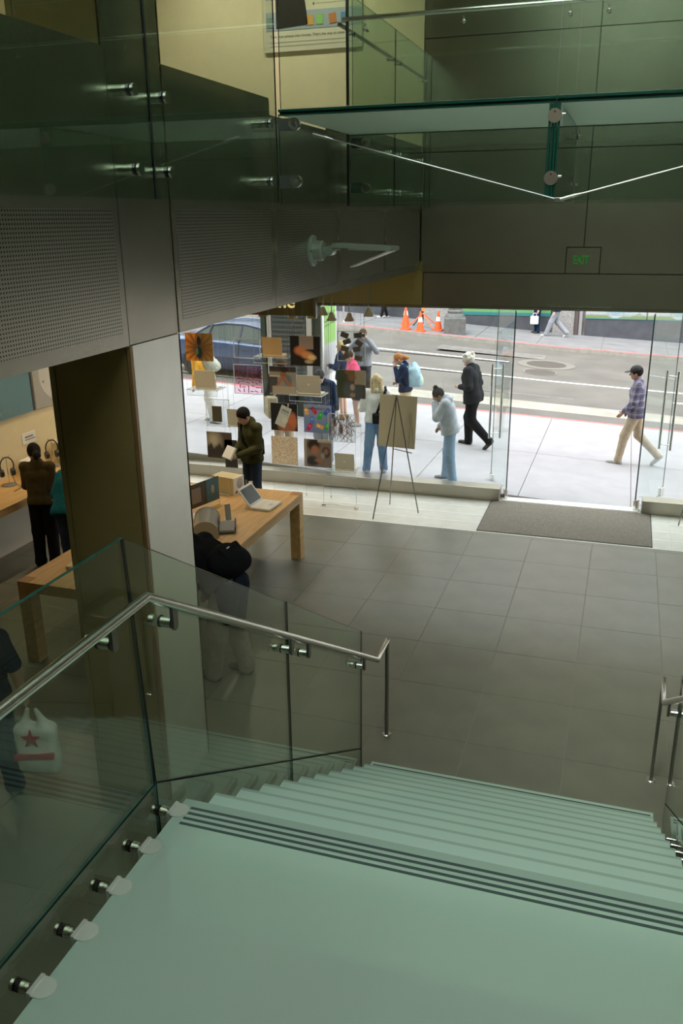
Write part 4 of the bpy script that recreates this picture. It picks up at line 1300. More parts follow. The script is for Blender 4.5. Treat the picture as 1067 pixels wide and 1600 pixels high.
backpack(pr_, J_, Rl_, M('pale_blue_nylon', (.36, .56, .66), .6, 0, .3, 8), label='pale blue and green backpack worn by the auburn haired woman', size=(.15, .09, .22), pocket=M('pale_green_nylon', (.45, .62, .46), .6, 0, .3, 8))
pr_, J_, Rl_, Rh_ = person('long haired blonde woman in white top and blue jeans, back turned at the shop window', P3(-3.86, 13.72), 20, 1.71, lean=2, nod=12,
       arms=dict(lel=(-.25, .02, 1.12), lwr=(-.14, .22, 1.10), rel=(.23, .03, 1.12), rwr=(.10, .20, 1.06)),
       legs=dict(lkn=(-.12, .03, .5), lan=(-.17, -.02, .085), rkn=(.10, .02, .5), ran=(.13, .0, .085)),
       top=dict(mat=whitec, hem=.03, name='top', inf=.02), bottom=dict(mat=denim, flare=.012), shoes=sneak, hair=dict(mat=h_dkblonde, style='long'))
bg_ = thing('shoulder_bag', 'black shoulder bag on the back of the long haired blonde woman', 'bag', pr_.location, pr_.rotation_euler[2])
soft('bag_body', [('b', J_['wai'] + np.array([.06, -.155, -.09]), (.11, .03, .06), .03)], .012, blackc, bg_, .02)
MB().tube([tuple(J_['wai'] + np.array(v)) for v in ((-.02, -.16, -.04), (.07, -.165, .20), (.15, -.09, .38), (.155, .05, .40), (.05, .155, .2), (-.14, .12, .0))], .022, 8).build('strap', blackc, bg_, True)
MB().box(tuple(J_['wai'] + np.array([.06, -.222, -.07])), (.05, .006, .02)).build('label_patch', white_card, bg_)
person('dark haired man in a grey shirt raising a camera to his eye beyond the group', P3(-5.70, 19.1), 196, 1.78, lean=-2, nod=6,
       arms=dict(rel=(.34, .15, 1.24), rwr=(.06, .20, 1.52), lel=(-.30, .18, 1.22), lwr=(-.08, .22, 1.50)),
       top=dict(mat=greyc, hem=.04, name='shirt', inf=.02), bottom=dict(mat=charc), shoes=shoe_b, hair=dict(mat=h_brown))
cm_ = thing('camera_body', 'small black camera held up by the man in grey shirt', 'camera', P3(-5.70, 19.1), R(196))
MB().box((0, .25, 1.665), (.12, .05, .075), bev=.008).build('housing', black_pl, cm_)
MB().cyl((0, .27, 1.665), (0, .32, 1.665), .028, 18).build('lens', black_pl, cm_, True)
person('blonde woman in navy sweater and grey shorts beside the green poster kiosk', P3(-5.66, 17.45), 86, 1.70, lean=2, nod=0,
       arms=dict(lel=(-.25, .05, 1.16), lwr=(-.12, .24, 1.18), rel=(.24, .05, 1.14), rwr=(.10, .22, 1.12)),
       top=dict(mat=navy, hem=.05, name='sweater', inf=.022), bottom=dict(mat=greyc, len=.55, flare=.01, name='shorts'), shoes=shoe_t, hair=dict(mat=h_blonde, style='bob'))
person('person in bright pink top and navy shorts behind the small hanging boxes', P3(-5.22, 17.0), 120, 1.62, lean=12, nod=10,
       arms=dict(lel=(-.30, .05, 1.2), lwr=(-.10, .22, 1.08), rel=(.30, .06, 1.18), rwr=(.12, .24, 1.06)),
       top=dict(mat=pinkc, sleeve=.9, hem=.0, name='shirt', inf=.022), bottom=dict(mat=navy, len=.75, flare=.02, name='shorts'), shoes=sneak, hair=dict(mat=h_brown, style='short'))
person('dark haired person in navy jacket and grey jeans reading close to the window', P3(-4.86, 13.86), 175, 1.74, lean=6, nod=28,
       arms=dict(lel=(-.24, .03, 1.12), lwr=(-.10, .22, 1.08), rel=(.24, .03, 1.12), rwr=(.10, .22, 1.08)),
       top=dict(mat=navy, hem=.10, inf=.024), bottom=dict(mat=greyc, flare=.015), shoes=M('grey_trainer', (.42, .43, .47), .6), hair=dict(mat=h_black))
pr_, J_, Rl_, Rh_ = person('man in dark jacket and khaki trousers with a satchel, walking along the window', P3(-5.66, 14.0), 35, 1.78, lean=4, nod=10,
       arms=dict(rel=(.24, -.05, 1.11), rwr=(.22, .06, .88), lel=(-.25, .0, 1.1), lwr=(-.20, .12, .9)),
       top=dict(mat=charc, hem=.14, inf=.028, collar=1), bottom=dict(mat=khaki, flare=.018), shoes=shoe_b, hair=dict(mat=h_brown))
sb_ = thing('satchel', 'khaki canvas satchel hanging at the side of the man in dark jacket', 'bag', pr_.location, pr_.rotation_euler[2])
soft('bag_body', [('b', J_['pel'] + np.array([-.24, -.06, -.02]), (.06, .15, .16), .03)], .014, cloth('khaki_canvas', (.40, .34, .22)), sb_, .02)
soft('flap', [('b', J_['pel'] + np.array([-.31, -.06, .05]), (.006, .15, .09), .015)], .014, cloth('khaki_canvas_light', (.46, .40, .27)), sb_, .02)
MB().tube([tuple(J_['pel'] + np.array(v)) for v in ((-.24, -.18, .14), (-.05, -.15, .36), (.15, -.06, .53), (.15, .09, .50), (-.05, .15, .36), (-.24, .08, .14))], .016, 8).build('strap', cloth('khaki_canvas'), sb_, True)
pr_, J_, Rl_, Rh_ = person('person in amber shirt and white trousers bending forward near the parked car', P3(-8.05, 15.85), 95, 1.66, lean=30, nod=10,
       arms=dict(rel=(.22, .12, 1.12), rwr=(.16, .30, .95), lel=(-.22, .12, 1.12), lwr=(-.16, .30, .95)),
       legs=dict(rkn=(.09, .06, .5), lkn=(-.09, -.05, .5), lan=(-.1, -.2, .085)),
       top=dict(mat=yell, hem=.02, name='shirt', inf=.022), bottom=dict(mat=whitec, flare=.03), shoes=sneak, hair=dict(mat=h_brown), sk=skin_dk)
backpack(pr_, J_, Rl_, cloth('grey_green_nylon', (.42, .43, .36)), label='grey and white rucksack worn by the person in amber', size=(.14, .08, .20))
# --- far pavement walkers (upper bodies hidden by the shop header)
person('walker in grey trousers and white shoes on the far pavement', P3(-2.45, 33.6), 88, 1.78,
       arms=dict(rel=(.23, -.12, 1.12), rwr=(.22, -.08, .88)), legs=dict(lkn=(-.09, .17, .51), lan=(-.09, .33, .085), rkn=(.09, -.03, .5), ran=(.09, -.36, .14)),
       top=dict(mat=navy, hem=.05), bottom=dict(mat=greyc, flare=.03), shoes=sneak, hair=dict(mat=h_brown), h=.018)
pw, Jw, _, _ = person('walker in navy clothes holding a white carrier bag on the far pavement', P3(-3.2, 34.0), 120, 1.72, 
       top=dict(mat=navy, hem=.05), bottom=dict(mat=navy, flare=.01), shoes=shoe_b, hair=dict(mat=h_brown), h=.018)
wbag = thing('carrier_bag', 'small white carrier bag held by the walker in navy', 'bag', (-3.28, 33.82, gz(-3.28, 33.82)))
soft('bag_body', [('b', (0, -.02, .50), (.13, .05, .13), .02)], .016, white_card, wbag, .01)
MB().tube([(-.08, -.02, .64), (-.05, -.02, .76), (.05, -.02, .76), (.08, -.02, .64)], .008, 8).build('handle', white_card, wbag, True)
person('walker in black trousers and white shoes left of the traffic cones', P3(-9.25, 34.0), 100, 1.72, legs=dict(lan=(-.1, .1, .085), ran=(.1, -.1, .085)),
       top=dict(mat=pinkc, hem=.05), bottom=dict(mat=blackc), shoes=sneak, hair=dict(mat=h_brown), h=.018)

# --- indoors
person('man in olive jacket with shoulder strap reading a small white box behind the table', (-5.10, 11.30, 0), 150, 1.79, lean=3, nod=30, girth=.9,
       arms=dict(rel=(.215, .0, 1.11), rwr=(.10, .24, 1.02), lel=(-.215, .02, 1.11), lwr=(-.07, .26, 1.03)),
       top=dict(mat=olive, hem=.05, inf=.024, collar=1), bottom=dict(mat=cloth('dark_denim', (.03, .045, .075)), flare=.012), shoes=shoe_b, hair=dict(mat=h_black))
ob = thing('product_box', 'small white box in the hands of the man in olive', 'box', (-5.10, 11.30, 0), R(150))
MB().box((0.0, .40, 1.12), (.16, .045, .19), Matrix.Rotation(R(35), 3, 'X') @ Matrix.Rotation(R(16), 3, 'Z'), bev=.004).build('carton', white_card, ob)
strp = thing('shoulder_strap', 'dark bag strap across the chest of the man in olive', 'strap', (-5.10, 11.30, 0), R(150))
MB().tube([(.12, -.0, 1.53), (.05, -.14, 1.40), (-.07, -.16, 1.22), (-.16, -.10, 1.05), (-.16, .06, 1.03), (-.02, .165, 1.25), (.10, .11, 1.46), (.12, -.0, 1.53)], .016, 8).build('webbing', M('black_cloth'), strp, True)

pr_, J_, Rl_, Rh_ = person('person in black jacket and khaki trousers bending over the near side of the table', (-3.44, 6.86, 0), 82, 1.80, lean=46, nod=5,
       arms=dict(rel=(.24, .14, 1.12), rwr=(.16, .30, 1.05), lel=(-.25, .10, 1.13), lwr=(-.18, .28, 1.02)),
       legs=dict(rkn=(.12, .0, .5), ran=(.13, -.10, .085), lkn=(-.10, .05, .5), lan=(-.12, .10, .085)),
       top=dict(mat=blackc, hem=.0, cut=-.01, inf=.04), bottom=dict(mat=cloth('dusty_khaki', (.30, .27, .21)), flare=.03), shoes=M('brown_suede', (.09, .07, .045), .9), hair=dict(mat=h_black), girth=1.05, h=.0115)
bb_ = thing('shoulder_bag', 'bulky black shoulder bag on the back of the person bending over the table', 'bag', pr_.location, pr_.rotation_euler[2])
bc_ = J_['wai'] + Rl_ @ np.array([.04, -.19, .02])
soft('bag_body', [('e', bc_, (.25, .13, .18), Rl_), ('e', bc_ + Rl_ @ np.array([.12, -.03, -.06]), (.14, .09, .12), Rl_)], .0125, blackc, bb_, .05)
soft('flap', [('b', bc_ + Rl_ @ np.array([.02, -.10, .04]), (.13, .004, .05), .02, Rl_)], .0125, blackc, bb_, .02)
MB().tube([tuple(bc_ + Rl_ @ np.array(v)) for v in ((.20, .02, .02), (.12, .06, .26), (-.10, .20, .38), (-.20, .30, .20), (-.16, .26, -.02), (-.2, .02, .0))], .018, 8).build('strap', blackc, bb_, True)
MB().box(tuple(bc_ + Rl_ @ np.array([-.02, -.125, .08])), (.05, .008, .014)).build('buckle', steel_pol, bb_)
jk = thing('tied_jacket', 'dark navy jacket hanging from the waist of the bending person', 'jacket', pr_.location, pr_.rotation_euler[2])
soft('drape', [('c', J_['pel'] + np.array([-.14, -.08, .02]), J_['pel'] + np.array([-.15, -.10, -.28]), .10, .05), ('c', J_['pel'] + np.array([.05, -.13, .02]), J_['pel'] + np.array([-.02, -.15, -.33]), .10, .06), ('c', J_['pel'] + np.array([.13, -.08, .04]), J_['pel'] + np.array([.12, -.10, -.15]), .09, .05)], .0125, cloth('dark_navy_shell', (.015, .02, .035)), jk, .06)
MB().tube([tuple(J_['pel'] + np.array(v)) for v in ((-.2, .0, .04), (-.12, .15, .05), (.12, .15, .05), (.2, .0, .04))], .022, 8).build('sleeve_knot', cloth('dark_navy_shell'), jk, True)

person('woman with black ponytail in dark brown top and black trousers at the headphone counter', (-6.98, 8.80, 0), 20, 1.68, lean=4, nod=22, turn=28, girth=.84,
       arms=dict(lel=(-.19, .05, 1.12), lwr=(-.14, .26, 1.06), rel=(.195, -.02, 1.10), rwr=(.17, .18, .92)),
       top=dict(mat=brownc, hem=.04, inf=.018, name='knit_top'), bottom=dict(mat=blackc, flare=.02), shoes=shoe_b, hair=dict(mat=h_black, style='ponytail'), sk=skin_dk)
person('person in teal shirt bending down between the table and the wall counter', (-6.32, 8.50, 0), 8, 1.66, lean=32, nod=20,
       arms=dict(lel=(-.25, .03, 1.12), lwr=(-.2, .14, .9), rel=(.25, .05, 1.12), rwr=(.18, .22, .95)),
       top=dict(mat=tealc, hem=.06, inf=.05, sleeve=.8, name='shirt'), bottom=dict(mat=cloth('dark_denim'), flare=.01), shoes=shoe_b, hair=dict(mat=h_black), girth=1.15)
pb_, Jb, _, _ = person('shopper in dark clothes at the left edge beside the stair, carrying a store bag', (-4.36, 4.55, 0), 28, 1.74,
       arms=dict(rel=(.25, .0, 1.11), rwr=(.27, .02, .90), lel=(-.23, -.0, 1.1)), legs=dict(rkn=(.09, .04, .5), ran=(.10, .08, .085), lan=(-.10, -.10, .085)),
       top=dict(mat=navy, sleeve=.8, hem=.06), bottom=dict(mat=cloth('dark_denim'), flare=.02), shoes=M('brown_suede'), hair=dict(mat=h_brown), h=.0115)
# carrier bag with red star and band
sbag = thing('carrier_bag', 'white plastic carrier bag with a red star and red stripe', 'bag', (-3.97, 4.60, 0), R(14))
bagm = M('thin_white_plastic', (.74, .72, .64), .45, 0, .06, 10, .3, 25)
soft('bag_body', [('b', (0, 0, .54), (.115, .02, .16), .045), ('c', (-.09, 0, .70), (-.045, 0, .87), .05, .016), ('c', (.09, 0, .70), (.02, 0, .87), .05, .016), ('e', (.02, -.015, .46), (.155, .07, .11), np.eye(3))], .0115, bagm, sbag, .05)
stp = []
for i in range(10):
    a = math.pi / 2 + i * math.pi / 5; r_ = .082 if i % 2 == 0 else .033
    stp.append((-.015 + r_ * math.cos(a), .655 + r_ * math.sin(a)))
redp = M('red_bag_print', (.48, .02, .03), .5)
MB().prism(stp, 'y', -.074, -.060).build('star_print', redp, sbag)
MB().prism([(-.155, .475), (.155, .50), (.155, .545), (-.155, .52)], 'y', -.094, -.070).build('stripe_print', redp, sbag)

# --- pushchair by the kiosk
pc = thing('pushchair', 'black folding pushchair standing on the pavement beside the kiosk', 'pushchair', P3(-5.62, 16.2), R(30))
soft('hood', [('e', (0, -.05, .82), (.24, .30, .26), np.eye(3))], .016, blackc, pc, .02, [((0, .12, .78), (0, 1, -.5))])
soft('seat_shell', [('b', (0, .05, .52), (.20, .22, .04), .03), ('b', (0, -.18, .68), (.20, .03, .18), .03)], .016, blackc, pc, .03)
for sg in (-1, 1):
    MB().tube([(sg * .22, -.55, 1.02), (sg * .22, -.28, .80), (sg * .23, .18, .40), (sg * .23, .38, .12)], .013, 8).build('frame_tube', steel_dk, pc, True)
    MB().tube([(sg * .23, .12, .48), (sg * .24, -.30, .12)], .013, 8).build('frame_tube', steel_dk, pc, True)
    for y in (.38, -.30):
        o = MB().lathe([(.05, -.02), (.09, -.022), (.10, 0), (.09, .022), (.05, .02)], (sg * .245, y, .10), 20, rot=Matrix.Rotation(R(90), 3, 'Y')).build('wheel', rubber, pc, True)
MB().tube([(-.22, -.55, 1.02), (.22, -.55, 1.02)], .016, 8).build('push_bar', rubber, pc, True)

# ================================================================== WINDOW DISPLAY (hung on thin wires)
YD = 12.6
wire_m = M('display_wire', (.30, .30, .29), .4, .6)
def blob(c, U, V, u, v, ru, rv, col, soft_=.25):
    d = np.sqrt(((U - u) / ru) ** 2 + ((V - v) / rv) ** 2)
    a = np.clip((1 - d) / soft_, 0, 1)[..., None]
    return c * (1 - a) + np.array(col) * a
def base(U, col):
    c = np.zeros(U.shape + (3,)); c[:] = col; return c
def pic_hall(U, V):
    c = base(U, (.10, .045, .012))
    ang = np.arctan2(V - .45, U - .5); r = np.hypot(U - .5, V - .45)
    c += np.clip(r * 1.6 - .25, 0, 1)[..., None] * np.where((U < .45)[..., None], np.array((.85, .27, .02)), np.array((.26, .15, .03))) * (0.45 + .55 * (np.sin(ang * 14) > -.2))[..., None]
    c[(np.abs(np.sin(ang * 9 + r * 6)) < .10) & (r > .2)] = (.02, .012, .008)
    c = blob(c, U, V, .5, .72, .09, .18, (.012, .01, .01)); c = blob(c, U, V, .5, .3, .13, .26, (.012, .02, .014))
    c = blob(c, U, V, .42, .35, .05, .14, (.06, .16, .10)); return c
def pic_hands(U, V):
    c = base(U, (.012, .010, .010))
    m = (U > .3) & (U < .78) & (V > .55) & (V - .4 < 1.2 * (U + .2)); c[m] = (.28, .21, .18)
    c = blob(c, U, V, .34, .50, .26, .20, (.50, .17, .07), .5); c = blob(c, U, V, .56, .36, .26, .16, (.58, .24, .10), .5)
    c = blob(c, U, V, .72, .28, .18, .12, (.72, .48, .24), .5); c = blob(c, U, V, .62, .14, .18, .09, (.42, .32, .16), .5); return c
def pic_face(U, V):
    c = base(U, (.22, .19, .15)); c[(V < .68) & (U < .3)] = (.05, .05, .05); c[V > .8] = (.04, .035, .03)
    c[(V > .62) & (V < .68) & (U < .4)] = (.36, .32, .24)
    c = blob(c, U, V, .52, .72, .15, .22, (.20, .085, .045), .4); c = blob(c, U, V, .54, .88, .17, .10, (.02, .015, .012))
    c = blob(c, U, V, .68, .52, .2, .25, (.09, .12, .14), .5)
    for x0, s_ in ((.48, -1), (.58, 1)):
        for k in range(8):
            c = blob(c, U, V, x0 + s_ * k * .03, .60 - k * .045, .06, .06, (.30, .11, .05), .5)
    m = (V < .30) & (U > .1) & (U < .95); c[m] = (.30, .26, .20); c[V < .04] = (.3, .28, .25); return c
def pic_player(U, V):
    c = base(U, (.015, .014, .014))
    c = blob(c, U, V, .80, .35, .22, .40, (.40, .13, .06), .4); c = blob(c, U, V, .55, .12, .35, .2, (.30, .10, .05), .4)
    cu, cv = (U - .47) * .92 + (V - .52) * -.38, (U - .47) * .38 + (V - .52) * .92
    m = (np.abs(cu) < .20) & (np.abs(cv) < .38); c[m] = (.40, .42, .38)
    c[(np.abs(cu) < .15) & (cv > .08) & (cv < .28)] = (.30, .33, .32); c[(np.abs(cu) < .14) & (cv > .20) & (cv < .23)] = (.05, .06, .07)
    c = blob(c, U, V, .52, .38, .13, .13, (.46, .47, .43), .2); c[(np.abs(U - .66 - .1 * (V - .9)) < .015) & (V > .86)] = (.5, .5, .48); return c
def pic_minis(U, V):
    c = base(U, (.17, .22, .38)); c += (V[..., None] - .5) * .08
    for u, v, a, col in ((.10, .78, .2, (.62, .33, .10)), (.38, .80, .7, (.38, .02, .06)), (.60, .62, -.4, (.02, .33, .05)), (.85, .78, -.7, (.04, .08, .36)), (.30, .45, .0, (.06, .17, .42)), (.20, .20, -.5, (.42, .02, .08)), (.58, .24, 1.2, (.62, .32, .09)), (.85, .24, -.15, (.02, .33, .06))):
        ca, sa = math.cos(a), math.sin(a); x = (U - u) * ca + (V - v) * sa; y = -(U - u) * sa + (V - v) * ca
        c[(np.abs(x) < .07) & (np.abs(y) < .14)] = col
        c[(np.abs(x) < .035) & (np.abs(y - .04) < .05)] = tuple(min(1, q * 1.6 + .05) for q in col)
    return c
def pic_band(U, V):
    c = base(U, (.06, .045, .035)); c = blob(c, U, V, .28, .68, .42, .5, (.34, .29, .20), .8)
    for k in range(9):
        c = blob(c, U, V, .05 + k * .11, .25 + .10 * math.sin(k * 2.1), .10, .28, (.03, .025, .02), .4)
    c[(V < .12)] = (.05, .03, .02); return c
def pic_dark(U, V):
    c = base(U, (.02, .018, .016)); c = blob(c, U, V, .5, .6, .3, .3, (.10, .07, .05), .6); return c
def pic_speck(U, V):
    r_ = np.random.default_rng(8); n = r_.random(U.shape); c = base(U, (.58, .50, .40)); c[n > .62] = (.42, .28, .14); c[n < .22] = (.70, .64, .56); return c
def pic_child(U, V):
    c = base(U, (.16, .125, .10)); c = blob(c, U, V, .35, .80, .28, .26, (.03, .02, .015), .4); c = blob(c, U, V, .40, .62, .17, .20, (.30, .13, .07), .4)
    c = blob(c, U, V, .80, .55, .17, .24, (.04, .025, .02), .3); c = blob(c, U, V, .80, .58, .11, .13, (.22, .10, .06), .4); c = blob(c, U, V, .30, .22, .28, .22, (.03, .03, .035), .4)
    c = blob(c, U, V, .55, .25, .22, .10, (.25, .11, .06), .5); c = blob(c, U, V, .68, .42, .09, .14, (.22, .23, .23), .4); c[U < .10] = (.26, .22, .17); c[(V > .9) & (U > .5)] = (.33, .29, .24); return c
def pic_denim(U, V):
    c = base(U, (.05, .048, .035)); c[(U > .6) & (V > .5)] = (.25, .22, .16); c[(U < .25)] = (.035, .05, .025)
    c = blob(c, U, V, .52, .76, .18, .20, (.16, .09, .05), .4); c = blob(c, U, V, .44, .92, .2, .12, (.14, .09, .04), .4); c = blob(c, U, V, .40, .30, .24, .36, (.06, .075, .085), .4)
    c = blob(c, U, V, .78, .26, .18, .30, (.055, .07, .085), .4); c = blob(c, U, V, .54, .40, .1, .14, (.30, .26, .22), .4); c = blob(c, U, V, .54, .12, .12, .10, (.24, .16, .11), .4); return c

def wires(parent, xs, z0, z1, y=YD):
    for x in xs:
        MB().cyl((x, y, z0), (x, y, z1), .0016, 6).build('wire', wire_m, parent)
ZTOP = 3.55
def hung_print(x0, x1, z0, z1, fn, label, wire_to=None):
    t = thing('hanging_print', label, 'print', (0, 0, 0), 0, 'square prints hung in the window display')
    slab([(x0, z0), (x1, z0), (x1, z1), (x0, z1)], 'y', YD, YD + .008, 'backing', [white_pl, edge_acr], t)
    picture('picture', x0, x1, z0, z1, YD - .0015, fn, t, 56, gain=1.35)
    wires(t, (x0 + .02, x1 - .02), z1, ZTOP, YD + .004)
    if z0 < .6:
        for x in (x0 + .02, x1 - .02):
            MB().cyl((x, YD + .004, .02), (x, YD + .004, z0), .0016, 6).build('wire', wire_m, t)
            MB().cyl((x, YD + .004, 0), (x, YD + .004, .03), .014, 12).build('floor_anchor', steel, t)
    return t
hung_print(-6.78, -6.29, 2.15, 2.60, pic_hall, 'orange and black print of branching shapes around a dark figure')
hung_print(-4.95, -4.45, 2.15, 2.61, pic_hands, 'dark print of orange lit hands')
hung_print(-5.32, -4.86, 1.67, 2.12, pic_face, 'print of a man resting his face in his hands over a laptop')
hung_print(-5.32, -4.86, 1.08, 1.53, pic_player, 'dark print of a hand holding a white music player')
hung_print(-4.75, -4.29, 1.08, 1.53, pic_minis, 'blue print scattered with coloured music players')
hung_print(-6.50, -6.04, 0.53, 0.98, pic_band, 'print of a band in a smoky light, left of the man in olive')
hung_print(-6.18, -5.95, 0.38, 0.86, pic_dark, 'nearly black print beside the man in olive')
hung_print(-5.33, -4.87, 0.51, 0.98, pic_speck, 'pale print speckled with tan flakes')
hung_print(-4.76, -4.29, 0.51, 0.97, pic_child, 'print of a woman and child bent over a camera')
hung_print(-4.18, -3.72, 1.67, 2.11, pic_denim, 'print of a woman in a denim jacket')

# clear panels carrying real small pieces
def clear_panel(x0, x1, z0, z1, label, cat='panel', tint=None):
    t = thing('hanging_artwork', label, cat, (0, 0, 0), 0, 'clear panels hung in the window display')
    slab([(x0, z0), (x1, z0), (x1, z1), (x0, z1)], 'y', YD, YD + .008, 'sheet', [tint or acrylic, edge_acr], t)
    for x in (x0, x1):
        MB().bx(x - .004, x + .004, YD - .003, YD + .011, z0, z1).build('edge', edge_acr, t)
    for z in (z0, z1):
        MB().bx(x0, x1, YD - .003, YD + .011, z - .004, z + .004).build('edge', edge_acr, t)
    wires(t, (x0 + .02, x1 - .02), z1, ZTOP, YD + .004)
    return t
clear_panel(-5.92, -5.47, 2.23, 2.53, 'empty clear panel hanging in front of the blue car')
t = clear_panel(-5.94, -5.45, 1.65, 2.12, 'pale pink panel covered with magenta sticks', tint=glassmat('pink_acrylic', (.93, .80, .86)))
mag = M('magenta_stick', (.33, .03, .13), .5)
r2 = random.Random(3)
for i in range(6):
    for j in range(6):
        x = -5.90 + .055 + i * .075 + r2.uniform(-.012, .012); z = 1.70 + j * .072 + r2.uniform(-.012, .012)
        a = r2.choice((0, 90, 45, -45, 90, 20))
        MB().box((x, YD - .006, z), (.058, .008, .012), Matrix.Rotation(R(a), 3, 'Y')).build('stick', mag, t)
t = clear_panel(-4.34, -3.89, 0.96, 1.41, 'clear panel crossed by rust brown sticks')
rust = M('rust_stick', (.20, .085, .03), .5)
for i in range(46):
    cx, cz = r2.uniform(-4.30, -3.93), r2.uniform(1.0, 1.37)
    L_ = r2.uniform(.14, .30); a = R(r2.choice((60, 75, 100, 120, 30, 150, 85)) + r2.uniform(-12, 12))
    dx, dz = math.cos(a) * L_ / 2, math.sin(a) * L_ / 2
    p0 = (min(max(cx - dx, -4.33), -3.90), YD - .004 - .003 * (i % 3), min(max(cz - dz, .97), 1.40)); p1 = (min(max(cx + dx, -4.33), -3.90), YD - .004 - .003 * (i % 3), min(max(cz + dz, .97), 1.40))
    MB().cyl(p0, p1, .0042, 6).build('stick', rust, t)
t = clear_panel(-4.17, -3.73, 2.25, 2.70, 'clear panel with eight small dark boxes')
dkb = M('taupe_box', (.10, .085, .062), .6)
for i, (u, v, a) in enumerate(((.28, .88, 20), (.76, .88, -5), (.36, .66, -20), (.80, .62, 35), (.28, .42, 15), (.72, .42, -10), (.32, .16, -25), (.78, .12, 10))):
    MB().box((-4.17 + .44 * u, YD - .02, 2.25 + .45 * v), (.115, .05, .075), Matrix.Rotation(R(a), 3, 'Y'), bev=.004).build('small_box', dkb, t)
t = clear_panel(-6.48, -6.06, 1.08, 1.53, 'clear framed panel with one dark slab in it')
MB().box((-6.275, YD - .014, 1.29), (.17, .025, .26), bev=.006).build('slab', M('olive_slab', (.075, .065, .035), .5), t)

# acrylic shelves with laptops seen from behind
lap_n = 0
def laptop_back(x0, x1, z0, z1, label, mat=silver_pl, mark=True):
    t = thing('laptop', label, 'laptop', ((x0 + x1) / 2, YD, z0), 0, 'laptops on the hanging shelves')
    w = x1 - x0; hgt = z1 - z0
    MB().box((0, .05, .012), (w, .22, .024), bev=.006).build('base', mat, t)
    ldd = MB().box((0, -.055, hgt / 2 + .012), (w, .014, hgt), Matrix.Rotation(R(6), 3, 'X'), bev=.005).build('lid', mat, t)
    if mark:
        MB().lathe([(.001, .002), (.016, .002), (.016, 0)], (0, -.064, hgt / 2 + .015), 16, rot=Matrix.Rotation(R(96), 3, 'X')).build('round_mark', white_pl, ldd)
    return t
def shelf(x0, x1, z0, z1, label):
    t = thing('acrylic_shelf', label, 'shelf', ((x0 + x1) / 2, YD, z0), 0, 'clear shelves hung in the window display')
    w = x1 - x0
    slab([(-w / 2, -.10), (w / 2, -.10), (w / 2, .22), (-w / 2, .22)], 'z', .085, .097, 'shelf_plate', [acrylic, edge_acr], t)
    slab([(-w / 2, .0), (w / 2, .0), (w / 2, .085), (-w / 2, .085)], 'y', -.10, -.09, 'front_lip', [acrylic, edge_acr], t)
    MB().tube([(-w / 2, -.10, .09), (w / 2, -.10, .09), (w / 2, .22, .09), (-w / 2, .22, .09)], .006, 6, True).build('plate_edge', edge_acr, t)
    MB().tube([(-w / 2, -.10, .0), (w / 2, -.10, .0)], .004, 6).build('lip_edge', edge_acr, t)
    for x in (-w / 2 + .01, w / 2 - .01):
        for y in (-.09, .21):
            MB().cyl((x, y, .09), (x, y, ZTOP - z0), .0016, 6).build('wire', wire_m, t)
            MB().cyl((x, y, .083), (x, y, .103), .007, 8).build('wire_grip', steel, t)
    return t
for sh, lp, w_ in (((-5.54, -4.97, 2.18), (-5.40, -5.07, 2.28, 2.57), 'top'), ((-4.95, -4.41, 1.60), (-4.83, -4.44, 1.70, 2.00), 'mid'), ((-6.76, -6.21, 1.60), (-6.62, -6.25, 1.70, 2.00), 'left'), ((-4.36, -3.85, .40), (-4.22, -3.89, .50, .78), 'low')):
    shelf(sh[0], sh[1], sh[2], 0, {'top': 'clear shelf above the portrait print, holding the laptop with orange light painted in', 'mid': 'clear shelf beneath the hands print, holding a silver laptop', 'left': 'clear shelf nearest the column, holding a plain laptop', 'low': 'lowest clear shelf near the easel'}[w_])
    laptop_back(*lp, {'top': 'silver laptop with warm orange light painted into its shell on the top shelf', 'mid': 'silver laptop with round lid mark under the hands print', 'left': 'plain gold grey laptop on the shelf nearest the column', 'low': 'silver laptop on the lowest hanging shelf'}[w_], mark=w_ in ('mid', 'low'), mat=M('warm_lit_laptop_shell', (.66, .43, .20), .45, .2) if w_ == 'top' else silver_pl)  # top laptop is silver; warm light on it is put into the shell colour
laptop_back(-6.07, -5.84, 1.10, 1.39, 'laptop partly hidden by the head of the man in olive', mark=False)
# clear floor stand in front of the display
fs2 = thing('acrylic_stand', 'low clear wire stand on the floor beneath the display', 'stand', (-4.02, 12.18, 0))
for x in (-.27, .27):
    MB().tube([(x, 0, .0), (x, 0, .36)], .004, 6).build('leg', edge_acr, fs2)
    MB().box((x, 0, .012), (.06, .05, .024), bev=.004).build('foot', steel, fs2)
MB().tube([(-.27, 0, .03), (-.10, 0, .05), (.10, 0, .02), (.27, 0, .04)], .005, 6).build('cross_wire', edge_acr, fs2)
slab([(-.27, .30), (.27, .30), (.27, .36), (-.27, .36)], 'y', -.004, .004, 'plate', [acrylic, edge_acr], fs2)
# hanging sign board with glowing word
sg = thing('hanging_sign', 'olive hanging sign board with cream lettering at the window head', 'sign', (0, 0, 0))
MB().bx(-7.6, -4.65, 12.88, 12.94, 2.88, 3.40).build('board', M('olive_board', (.11, .095, .03), .6), sg)
MB().bx(-4.65, -4.61, 12.87, 12.95, 2.86, 3.40).build('end_cap', steel_dk, sg)
text_mesh('lettering', 'me', .30, M('cream_letters', (.9, .78, .35), .5, emit=(1, .8, .3), estr=.55), sg, (-5.33, 12.878, 3.005), facing_minus_y(), .004, bold=.004)
for x in (-7.2, -5.6, -4.7):
    MB().cyl((x, 12.91, 3.40), (x, 12.91, 3.6), .006, 8).build('hanger', steel, sg)
